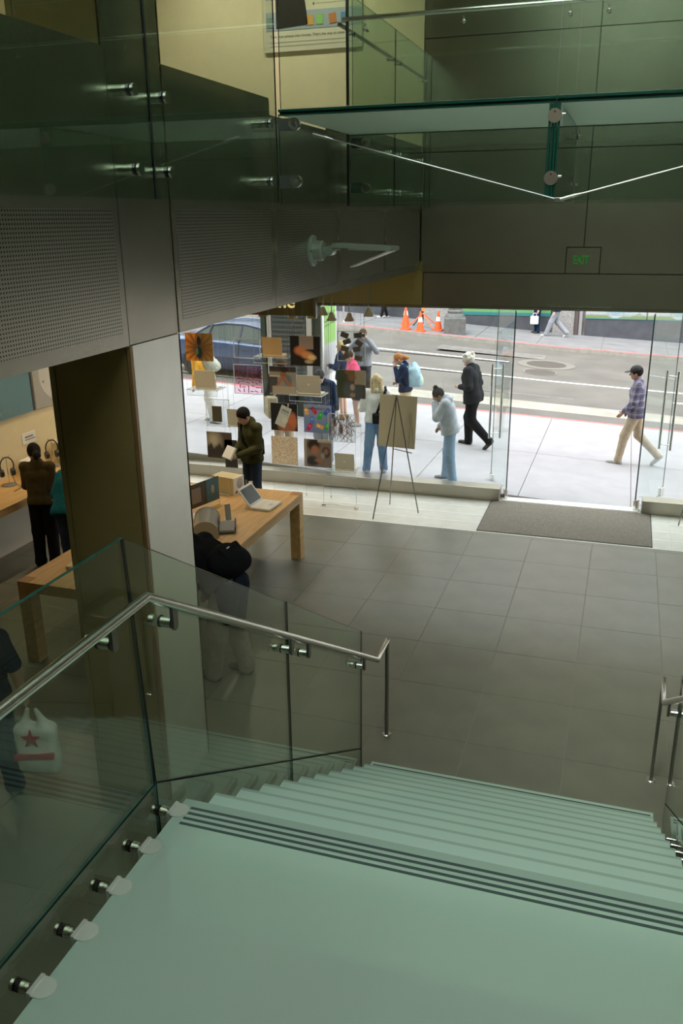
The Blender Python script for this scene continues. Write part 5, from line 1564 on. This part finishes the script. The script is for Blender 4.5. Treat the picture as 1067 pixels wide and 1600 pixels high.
# small glass spot lamps along the window head
for k, (x, z) in enumerate(((-5.58, 2.90), (-5.07, 2.88), (-4.74, 2.89), (-4.50, 2.96), (-4.36, 2.88), (-4.07, 2.88), (-3.76, 2.96))):
    t = thing('spot_lamp', ['track spot lamp just right of the column edge', 'track spot lamp under the sign lettering', 'track spot lamp under the right end of the sign', 'small track spot lamp beside the sign end', 'track spot lamp left of the twin hanging wires', 'track spot lamp above the small dark boxes', 'rightmost track spot lamp at the window head'][k], 'spot lamp', (x, 13.05 if k < 3 else 12.9, z), 0, 'spot lamps at the window head')
    MB().lathe([(.001, .13), (.03, .12), (.045, .07), (.075, .02), (.08, 0), (.07, .005), (.001, .04)], (0, 0, -.06), 18).build('reflector', M('amber_glass_reflector', (.62, .52, .32), .3, .1), t, True)
    MB().sphere((0, 0, -.03), .028, 10).build('bulb', M('pale_bulb', (.8, .74, .55), .3), t, True)
    MB().tube([(0, 0, .05), (0, 0, .14), (.02, 0, .66)], .007, 8).build('stem', steel_dk, t, True)

# ================================================================== EASELS
def easel(x, y, rz, label, group='easels by the shop front'):
    t = thing('easel', label, 'easel', (x, y, 0), R(rz), group)
    A = Vector((0, 0, 1.80))
    for f in ((-.30, -.20), (.30, -.20), (0, .50)):
        MB().tube([A + Vector((f[0] * .03, f[1] * .03, 0)), (f[0], f[1], .008)], .0095, 8).build('leg', steel_dk, t, True)
    MB().cyl((0, 0, 1.76), (0, 0, 1.84), .016, 10).build('head', steel_dk, t, True)
    MB().tube([(-.20, -.14, .955), (.20, -.14, .955)], .008, 8).build('tray_bar', steel_dk, t, True)
    return t
easel(-3.13, 12.22, 152, 'thin metal easel holding the blank board left of the doors')
bd = thing('sign_board', 'blank tan board resting on the easel left of the doors', 'sign', (-3.17, 12.46, 0), R(-6))
MB().box((0, 0, 1.38), (.60, .012, .80), Matrix.Rotation(R(-6), 3, 'X'), bev=.003).build('board', M('tan_board_back', (.46, .42, .30), .7), bd)
easel(1.26, 12.5, 165, 'thin metal easel at the right edge of the picture', )

# ================================================================== MAPLE TABLE AND WHAT STANDS ON IT
TZ = .905
tb = thing('display_table', 'long honey maple parsons table beside the column', 'table', (-4.725, 8.315, 0))
tx, ty = .875, 1.785
for i in range(7):
    w = 2 * tx / 7
    MB().box((-tx + w * (i + .5), 0, TZ - .055), (w - .001, 2 * ty - .28, .11)).build('plank', wood, tb)
for sy in (-1, 1):
    MB().box((0, sy * (ty - .07), TZ - .055), (2 * tx - .28, .14, .11)).build('breadboard_end', wood, tb)
    for sx in (-1, 1):
        MB().box((sx * (tx - .07), sy * (ty - .07), TZ / 2), (.14, .14, TZ), bev=.003).build('leg', wood, tb)
        MB().box((sx * (tx - .07), sy * (ty - .07), TZ + .0004), (.139, .139, .001)).build('end_grain', wood_end, tb)
for sx in (-1, 1):
    MB().box((sx * (tx - .004), 0, TZ - .055), (.01, 2 * ty - .28, .112)).build('side_rail', wood, tb)

t = thing('laptop', 'white laptop standing open on the far corner of the maple table', 'laptop', (-4.09, 9.42, TZ), R(86))
MB().box((0, 0, .018), (.36, .27, .034), bev=.008).build('base', white_pl, t)
lrot = Matrix.Rotation(R(-38), 3, 'X')
lc = Vector((0, .135, .03)) + lrot @ Vector((0, 0, .135))
ldd = MB().box(lc, (.36, .014, .27), lrot, bev=.005).build('lid', white_pl, t)
MB().box(lc + lrot @ Vector((0, -.0085, 0)), (.30, .002, .215), lrot).build('screen', M('lit_grey_screen', (.10, .12, .15), .2), ldd)
for r_ in range(4):
    for c_ in range(10):
        MB().box((-.117 + c_ * .026, -.02 + .022 * r_ + .02, .036), (.022, .018, .004)).build('key', white_card, t)
MB().box((0, -.07, .0355), (.09, .06, .001)).build('trackpad', M('pale_grey_pad', (.6, .6, .57), .4), t)
MB().tube([(.14, .10, .01), (.10, .22, .008), (-.08, .26, .008), (-.18, .20, .008)], .004, 6).build('cable', white_pl, t, True)

pt = thing('printer', 'grey and silver inkjet printer on the near edge of the maple table', 'printer', (-4.42, 8.43, TZ), R(-66))
arc = [(-.15, 0), (.14, 0), (.14, .07)] + [(-.005 + .145 * math.cos(a_), .07 + .125 * math.sin(a_)) for a_ in np.linspace(0.15, math.pi - .05, 14)] + [(-.15, .07)]
MB().prism(arc, 'x', -.26, .26).build('housing', M('printer_silver', (.30, .30, .28), .3, .3), pt, True)
for sg_ in (-1, 1):
    MB().prism([(a_ * 1.03, b_ * 1.03) for a_, b_ in arc], 'x', sg_ * .26, sg_ * .275).build('end_cheek', M('printer_cream', (.48, .42, .30), .5), pt)
MB().box((0, .138, .07), (.40, .02, .06)).build('slot', black_pl, pt)
MB().box((0, .23, .03), (.34, .20, .035), bev=.005).build('paper_tray', grey_pl, pt)
MB().box((0, .33, .05), (.33, .014, .06), bev=.003).build('tray_lip', black_pl, pt)
MB().box((.02, .143, .115), (.10, .006, .022), Matrix.Rotation(R(20), 3, 'X')).build('name_plate', steel_pol, pt)

bx_ = thing('software_box_stack', 'stack of cream software boxes with a round blue emblem', 'box', (-4.82, 9.86, TZ), R(-12))
for i in range(7):
    MB().box((-.15 + i * .05, 0, .115), (.047, .22, .23)).build('box_spine', M('cream_box', (.66, .58, .36), .6), bx_)
MB().box((.180, 0, .115), (.012, .222, .232)).build('front_cover', white_card, bx_)
rr = Matrix.Rotation(R(90), 3, 'Y')
MB().lathe([(.001, .0), (.062, .0), (.062, .002), (.001, .002)], (.187, .02, .14), 24, rot=rr).build('emblem_disc', M('emblem_blue', (.06, .18, .38), .4), bx_)
MB().lathe([(.045, .003), (.05, .004), (.055, .003)], (.187, .02, .14), 24, rot=rr).build('emblem_ring', white_card, bx_)
MB().box((.188, -.03, .05), (.003, .12, .03), Matrix.Rotation(R(20), 3, 'X')).build('emblem_brush', M('brush_brown', (.2, .1, .05), .6), bx_)
MB().box((0.02, -.14, .006), (.22, .03, .01)).build('price_strip', white_pl, bx_)

cs = thing('sign_holder', 'acrylic holder with a dark and blue printed card on the maple table', 'sign', (-4.74, 9.02, TZ), R(74))
slab([(-.27, .10), (.27, .10), (.27, .40), (-.27, .40)], 'y', -.004, .004, 'card', [M('olive_card', (.08, .06, .03), .5), M('card_edge_blue', (.10, .2, .25), .5)], cs)
MB().box((.15, -.006, .25), (.22, .003, .29)).build('blue_print', M('blue_print', (.08, .20, .26), .5), cs)
MB().sphere((.15, -.008, .26), (.03, .003, .055), 10).build('figure_print', M('tan_print', (.5, .4, .25), .5), cs)
MB().box((-.14, -.006, .25), (.16, .003, .19)).build('screen_print', M('rose_print', (.36, .26, .20), .5), cs)
slab([(-.29, .0), (.29, .0), (.29, .11), (-.29, .11)], 'y', .005, .011, 'holder', [acrylic, edge_acr], cs)
MB().box((0, 0, .006), (.60, .12, .010)).build('foot', acrylic, cs)
c2_ = thing('tag_stand', 'narrow clear price tag stand in front of the white laptop', 'sign', (-4.33, 8.82, TZ), R(40))
MB().box((0, 0, .10), (.07, .008, .20), Matrix.Rotation(R(-10), 3, 'X'), bev=.002).build('card', M('grey_tag', (.42, .42, .40), .4), c2_)
MB().box((0, 0, .004), (.10, .10, .008)).build('foot', edge_acr, c2_)
for k, (x, y) in enumerate(((-4.52, 9.93), (-4.60, 9.97))):
    q_ = thing('tag_stand', ['white tag stand at the far table edge, right one', 'slim dark tag stand at the far table edge, left one'][k], 'sign', (x, y, TZ), R(20))
    MB().box((0, 0, .075), (.055 if k == 0 else .02, .01, .15), bev=.002).build('card', white_card if k == 0 else grey_pl, q_)
    MB().box((0, 0, .004), (.07, .06, .008)).build('foot', edge_acr, q_)
w1_ = thing('software_box', 'white box at the far left end of the maple table by the column', 'box', (-5.30, 9.55, TZ), R(15))
MB().box((0, 0, .12), (.06, .30, .24), bev=.003).build('carton', M('cream_box'), w1_)
MB().box((.034, 0, .14), (.004, .26, .12)).build('cover_print', white_card, w1_)
dk_ = thing('charging_dock', 'pair of small cream docks on the near left end of the maple table', 'dock', (-5.16, 6.98, TZ), R(-12))
for x, a in ((-.12, 20), (.10, -10)):
    MB().box((x, 0, .02), (.07, .14, .035), Matrix.Rotation(R(a), 3, 'Z'), bev=.006).build('dock_body', M('cream_box'), dk_)
MB().tube([(-.1, .02, .02), (-.03, .12, .07), (.04, .10, .06), (.08, .02, .03)], .005, 6).build('cable', white_pl, dk_, True)

# ================================================================== WALL COUNTER, HEADPHONES, WALL POSTERS
ct = thing('wall_counter', 'long maple counter fixed along the beige wall of the left room', 'counter', (XL, 8.6, 0))
MB().bx(.0, .84, -4.5, 4.2, .80, .90).build('worktop', wood, ct)
MB().bx(.0, .30, -4.5, 4.2, 0.0, .80).build('white_front', M('white_panel', (.55, .52, .44), .6), ct)
def headphones(y, x, label):
    t = thing('headphone_stand', label, 'headphones', (x, y, .90), R(55), 'headphones on the wall counter')
    MB().lathe([(.001, 0), (.10, 0), (.10, .012), (.02, .02), (.001, .02)], (0, 0, 0), 22).build('base', grey_pl, t, True)
    MB().cyl((0, 0, .015), (0, 0, .40), .006, 10).build('post', steel, t, True)
    MB().tube([(-.05, 0, .41), (0, 0, .385), (.05, 0, .41)], .007, 8).build('hook', steel, t, True)
    n = 22
    MB().tube([(.09 * math.sin(a) * 1.0, 0, .275 + .12 * math.cos(a)) for a in np.linspace(-2.5, 2.5, n)], .0095, 8).build('headband', black_pl, t, True)
    for sg in (-1, 1):
        MB().lathe([(.001, -.03), (.05, -.03), (.055, -.01), (.05, .02), (.001, .025)], (sg * .075, 0, .18), 18, rot=Matrix.Rotation(R(90), 3, 'Y')).build('ear_cup', black_pl, t, True)
    MB().tube([(.05, 0, .15), (.07, -.05, .03), (.10, -.22, .006), (-.05, -.36, .006)], .004, 6).build('cable', black_pl, t, True)
headphones(9.30, -7.86, 'black headphones on a stand left of the woman with the ponytail')
headphones(10.30, -7.86, 'black headphones on a stand right of the woman with the ponytail')
mp_ = thing('music_player', 'small bright music player held over the counter by the woman with ponytail', 'music player', (-7.30, 9.02, 1.02), R(30))
MB().box((0, 0, .055), (.062, .012, .105), Matrix.Rotation(R(-20), 3, 'X'), bev=.004).build('shell', M('glossy_white', (.85, .85, .85), .15), mp_)
MB().lathe([(.001, .001), (.02, .001), (.02, 0)], (0, -.0, .035), 16, rot=Matrix.Rotation(R(70), 3, 'X')).build('click_wheel', M('pale_grey_pad'), mp_)
for k, (y, h_, lb) in enumerate(((10.62, .30, 'cream carton on the wall counter beside the column'), (9.86, .22, 'white carton behind the woman with the ponytail'))):
    q_ = thing('product_box', lb, 'box', (-7.92, y, .90), R(4))
    MB().box((0, 0, h_ / 2), (.20, .26, h_), bev=.003).build('carton', M('cream_box') if k == 0 else white_card, q_)
    MB().box((.102, 0, h_ * .6), (.003, .18, h_ * .3)).build('cover_print', white_card if k == 0 else M('pale_grey_pad'), q_)
ws = thing('wall_notice', 'small white notice on the beige wall above the ponytailed woman', 'notice', (XL, 10.12, 1.36))
MB().box((.006, 0, 0), (.010, .30, .16)).build('sheet', white_card, ws)
MB().box((.013, .0, .02), (.003, .18, .02)).build('printed_line', grey_pl, ws)
MB().box((.013, .02, -.02), (.003, .22, .012)).build('printed_line', grey_pl, ws)
p1 = thing('wall_poster', 'large blue poster with a faint line of text on the left room wall', 'poster', (XL, 0, 0))
MB().bx(.0, .03, 6.2, 10.27, 1.73, 3.4).build('board', M('dusty_blue_print', (.12, .24, .27), .5), p1)
MB().bx(.0, .034, 10.27, 10.30, 1.73, 3.4).build('edge_strip', black_pl, p1)
text_mesh('lettering', 'and the first jam.', .105, M('poster_letters', (.24, .36, .36), .5), p1, (.032, 9.28, 1.795), facing_plus_x(), .001)
p2 = thing('wall_poster', 'grey poster with a large white wheel beside the column', 'poster', (XL, 0, 0))
MB().bx(.0, .03, 10.34, 12.6, 1.73, 3.4).build('board', M('grey_print', (.38, .37, .33), .5), p2)
MB().lathe([(.001, .032), (.38, .032), (.38, .03)], (0, 10.86, 2.18), 40, rot=Matrix.Rotation(R(90), 3, 'Y')).build('wheel_print', M('pale_print', (.56, .55, .50), .5), p2)
for y, z in ((10.57, 2.10), (10.80, 1.90)):
    MB().box((.034, y, z), (.003, .03, .03)).build('button_print', grey_pl, p2)
# poster in the gallery
gp = thing('gallery_poster', 'white poster with a row of coloured icons on the gallery wall', 'poster', (0, 0, 0))
MB().bx(-5.50, -3.98, YF - .035, YF - .004, 6.68, 8.4).build('board', M('poster_white', (.60, .60, .52), .6), gp)
MB().bx(-5.46, -3.98, YF - .04, YF - .034, 6.96, 7.2).build('icon_band', M('dock_blue', (.30, .38, .46), .5), gp)
MB().bx(-5.46, -3.98, YF - .04, YF - .034, 7.2, 7.36).build('window_band', M('window_cream', (.55, .56, .44), .5), gp)
MB().bx(-5.46, -3.98, YF - .04, YF - .034, 7.36, 8.36).build('screen_print', M('screen_lilac', (.36, .30, .40), .5), gp)
sil = [(-5.30, 6.985), (-4.80, 7.015), (-4.84, 7.3), (-4.90, 7.8), (-4.95, 8.1), (-5.25, 8.1), (-5.30, 7.6)]
MB().prism(sil, 'y', YF - .046, YF - .040).build('silhouette_print', M('black_print', (.012, .011, .010), .5), gp)
for k, (x, col) in enumerate(((-4.77, (.55, .33, .10)), (-4.62, (.25, .50, .18)), (-4.42, (.45, .18, .06)), (-4.24, (.08, .22, .40)), (-5.40, (.2, .3, .3)))):
    ic = MB().box((x, YF - .043, 7.07), (.11, .006, .13), Matrix.Rotation(R(-8 if k == 2 else 0), 3, 'Y')).build('icon', M('icon_%s' % ['amber', 'green', 'rust', 'blue', 'grey'][k], col, .5), gp)
MB().bx(-4.72, -4.70, YF - .043, YF - .039, 7.26, 7.29).build('slider_print', black_pl, gp)
MB().bx(-4.68, -4.2, YF - .042, YF - .039, 7.272, 7.278).build('slider_print', grey_pl, gp)
text_mesh('caption', 'Turn your photos into movies. That’s the way to make it live.', .052, M('caption_ink', (.08, .08, .06), .6), gp, (-5.40, YF - .037, 6.865), facing_minus_y(), .001)
for z in (6.80, 6.75):
    MB().bx(-5.40, -4.05, YF - .038, YF - .034, z, z + .012).build('text_line', M('caption_grey', (.42, .42, .36), .6), gp)

# ================================================================== STREET FURNITURE
kx = thing('poster_kiosk', 'tall dark street kiosk with a green and red poster on its side', 'kiosk', (-6.72, 17.75, gz(-6.72, 17.75)))
kd = M('dark_green_kiosk', (.035, .05, .035), .4)
MB().bx(-.68, .66, -.52, .36, -.1, 3.3).build('core', kd, kx)
for x in (-.64, .62):
    MB().bx(x - .05, x + .05, -.58, -.50, 0, 3.3).build('corner_post', kd, kx)
MB().bx(-.56, -.46, -.56, -.51, .2, 3.2).build('pale_strip', M('pale_strip', (.5, .47, .42), .6), kx)
MB().bx(.34, .46, -.56, -.51, .2, 3.2).build('pale_strip', M('pale_strip'), kx)
MB().bx(-.44, .32, -.55, -.51, .9, 3.0).build('shuttered_front', M('shutter_grey', (.07, .08, .075), .4), kx)
for i in range(20):
    MB().bx(-.44, .32, -.565, -.548, .95 + i * .1, 1.0 + i * .1).build('shutter_slat', M('shutter_slat', (.09, .10, .095), .4), kx)
MB().bx(.655, .70, -.55, .38, .1, 3.2).build('poster_case', M('case_white', (.72, .72, .72), .5), kx)
def pic_kiosk(U, V):
    c = base(U, (.42, .78, .20)); c[V > .78] = (.72, .70, .68)
    c = blob(c, U, V, .35, .86, .35, .15, (.62, .03, .10), .2); c = blob(c, U, V, .3, .92, .12, .08, (.75, .5, .5), .3)
    for v in (.56, .50, .46):
        c[np.abs(V - v - .03 * U) < .006] = (.10, .25, .08)
    c[V < .30] = (.78, .78, .78); c[V > .97] = (.5, .04, .1); return c
picture('poster', -.45, .33, .9, 3.15, .702, pic_kiosk, kx, 80, 'x', gain=.6)

def cone(x, y, label, stripe=True):
    t = thing('traffic_cone', label, 'traffic cone', (x, y, gz(x, y)), 0, 'traffic cones round the warning tripod')
    oc = M('cone_orange', (.85, .10, .02), .6)
    MB().box((0, 0, .02), (.36, .36, .04), bev=.008).build('foot', oc, t)
    MB().lathe([(.14, .04), (.03, .70), (.001, .71)], (0, 0, 0), 20).build('body', oc, t, True)
    if stripe:
        MB().lathe([(.093, .34), (.066, .50)], (0, 0, 0), 20).build('white_band', white_card, t, True)
    return t
cone(-7.72, 31.35, 'plain orange cone at the left of the tripod', False)
cone(-7.15, 31.32, 'banded cone standing at the front of the tripod')
cone(-8.05, 32.75, 'banded cone at the back left behind the tripod')
cone(-6.62, 32.0, 'banded cone between the tripod and the lamp post')
tp = thing('warning_tripod', 'orange folded sign on a splayed tripod among the cones', 'sign', (-7.25, 32.2, gz(-7.25, 32.2)))
rdp = M('tripod_red', (.75, .12, .04), .5)
for a in (20, 140, 200, 320):
    MB().cyl((.0, 0, .55), (.62 * math.cos(R(a)), .62 * math.sin(R(a)), .02), .022, 8).build('leg', rdp if a != 140 else black_pl, tp, True)
MB().cyl((0, 0, .15), (0, 0, .9), .02, 8).build('mast', black_pl, tp, True)
MB().prism([(-.05, .62), (.05, .62), (.16, 1.5), (-.16, 1.5)], 'y', -.02, .02).build('folded_flag', M('flag_orange', (.85, .22, .05), .7), tp)
lp_ = thing('street_lamp', 'heavy cast street lamp post on a square plinth at the far kerb', 'lamp post', (-5.95, 31.75, gz(-5.95, 31.75)), R(12))
cast = M('weathered_cast_iron', (.11, .11, .105), .7, 0, .2, 8)
MB().box((0, 0, .27), (.78, .78, .62), bev=.03).build('plinth', cast, lp_)
MB().lathe([(.36, .58), (.34, .66), (.27, .72), (.29, .80), (.24, .86), (.26, .95), (.22, 1.05), (.24, 1.2), (.19, 1.4), (.12, 2.2), (.10, 4.6), (.001, 4.7)], (0, 0, 0), 20).build('shaft', cast, lp_, True)
for a in range(8):
    MB().cyl((.235 * math.cos(a * .785), .235 * math.sin(a * .785), .9), (.16 * math.cos(a * .785), .16 * math.sin(a * .785), 1.7), .022, 6).build('flute', cast, lp_, True)
MB().sphere((0, 0, 4.9), (.22, .22, .3), 14).build('globe', white_pl, lp_, True)
for k, x in enumerate((-11.2, -10.2)):
    ps = thing('sign_post', ['left thin steel post at the far kerb', 'right thin steel post at the far kerb'][k], 'post', (x, 31.6, gz(x, 31.6)))
    MB().cyl((0, 0, 0), (0, 0, 2.4), .035, 12).build('tube', steel, ps, True)
    MB().lathe([(.07, 0), (.06, .05), (.036, .06)], (0, 0, 0), 14).build('collar', steel, ps, True)

# parked blue saloon car
car = thing('car', 'blue four door saloon car parked at the near kerb beyond the window display', 'car', (-9.75, 21.95, gz(-9.75, 21.95) - .0))
car.rotation_euler = (0, math.atan(SL), 0)
blue = M('metallic_blue_paint', (.06, .088, .16), .25, .35, coat=.5)
cg = M('car_glass', (.05, .065, .06), .06)
# local x forward; sections along the length: (x, z_bottom, z_belt, half width)
secs = [(-2.22, .42, .80, .70), (-2.12, .30, .93, .78), (-1.75, .22, .97, .85), (-1.0, .20, .98, .88), (0, .19, .96, .88), (.9, .20, .93, .88), (1.6, .22, .86, .84), (2.05, .30, .74, .76), (2.2, .40, .60, .66)]
v = []; f = []
n = 12
for (x, zb, zt, w) in secs:
    pr = [(-w * .92, zb), (-w, zb + .12), (-w * 1.01, (zb + zt) / 2), (-w * .98, zt - .06), (-w * .90, zt), (-w * .5, zt + .015), (0, zt + .02)]
    ring = pr + [(-a, b) for a, b in pr[-2::-1]]
    v += [(x, a, b) for a, b in ring]
n = 13
for i in range(len(secs) - 1):
    f += [(i * n + j, i * n + j + 1, (i + 1) * n + j + 1, (i + 1) * n + j) for j in range(n - 1)]
    f.append((i * n + n - 1, i * n, (i + 1) * n, (i + 1) * n + n - 1))
f += [tuple(range(n)), tuple(range(len(secs) * n - 1, (len(secs) - 1) * n - 1, -1))]
bd_ = MB().add(v, f).build('body', blue, car, True)
roof = [(-1.60, .97, .74), (-1.02, 1.33, .62), (-.55, 1.415, .60), (.05, 1.42, .60), (.45, 1.36, .61), (1.15, .93, .76)]
v = []; f = []
for x, z, w in roof:
    v += [(x, -w, z - .02), (x, -w * .6, z + .005), (x, 0, z + .012), (x, w * .6, z + .005), (x, w, z - .02)]
for i in range(len(roof) - 1):
    f += [(i * 5 + j, i * 5 + j + 1, (i + 1) * 5 + j + 1, (i + 1) * 5 + j) for j in range(4)]
rf = [q for k_, q in enumerate(f) if 4 <= k_ < 16]
MB().add(v, rf).build('roof', blue, car, True)
MB().add(v, f[:4]).build('rear_window', cg, car, True)
MB().add(v, f[16:]).build('windscreen', cg, car, True)
for sg in (-1, 1):
    rl = [(x, sg * w, z - .02) for x, z, w in roof]
    bl = [(x, sg * (.80 if 0 < i < 5 else .76), .95) for i, (x, z, w) in enumerate(roof)]
    nv = len(rl)
    MB().add(rl + bl, [(i, i + 1, nv + i + 1, nv + i) for i in range(nv - 1)]).build('side_glass', cg, car)
    for k_, x in enumerate((-.98, -.08)):
        MB().cyl((x + (.0 if k_ else -.05), sg * .80, .96), (x + (.02 if k_ else .06), sg * .62, 1.36), .035, 8).build('pillar', M('dark_trim', (.03, .035, .05), .4), car)
    MB().tube([(x, sg * (w + .005), z - .015) for x, z, w in roof], .028, 8).build('window_arch', blue, car, True)
    MB().bx(-.92, -.74, sg * .885 - .015, sg * .885 + .015, .79, .83).build('door_handle', blue, car)
    MB().bx(.06, .24, sg * .885 - .015, sg * .885 + .015, .78, .82).build('door_handle', blue, car)
    MB().bx(-1.7, 1.7, sg * .885 - .012, sg * .885 + .012, .50, .54).build('rub_strip', M('dark_trim'), car)
    for x in (-1.05, -.05, .95):
        MB().bx(x - .006, x + .006, sg * .882 - .008, sg * .882 + .008, .28, .94).build('door_gap', black_pl, car)
    MB().box((-2.17, sg * .60, .74), (.10, .26, .18), bev=.02).build('tail_light', M('tail_red', (.55, .02, .02), .2), car)
    MB().box((2.10, sg * .55, .60), (.14, .28, .14), bev=.03).build('head_light', M('clear_lamp', (.7, .72, .75), .1), car)
    for x in (-1.32, 1.36):
        w_ = MB().lathe([(.20, -.09), (.30, -.10), (.315, -.06), (.315, .06), (.30, .10), (.20, .09)], (x, sg * .80, .315), 24, rot=Matrix.Rotation(R(90), 3, 'X')).build('wheel', rubber, car, True)
        MB().lathe([(.001, -.08), (.20, -.085), (.20, .085), (.001, .08)], (x, sg * .80, .315), 20, rot=Matrix.Rotation(R(90), 3, 'X')).build('rim', steel, w_, True)
        MB().lathe([(.335, -.02), (.37, -.03), (.37, .03), (.335, .02)], (x, sg * .875, .33), 24, rot=Matrix.Rotation(R(90), 3, 'X')).build('arch_lip', black_pl, car, True)
MB().box((-2.2, 0, .45), (.16, 1.5, .20), bev=.05).build('rear_bumper', M('dark_trim'), car)
MB().box((2.18, 0, .42), (.16, 1.4, .20), bev=.05).build('front_bumper', blue, car)
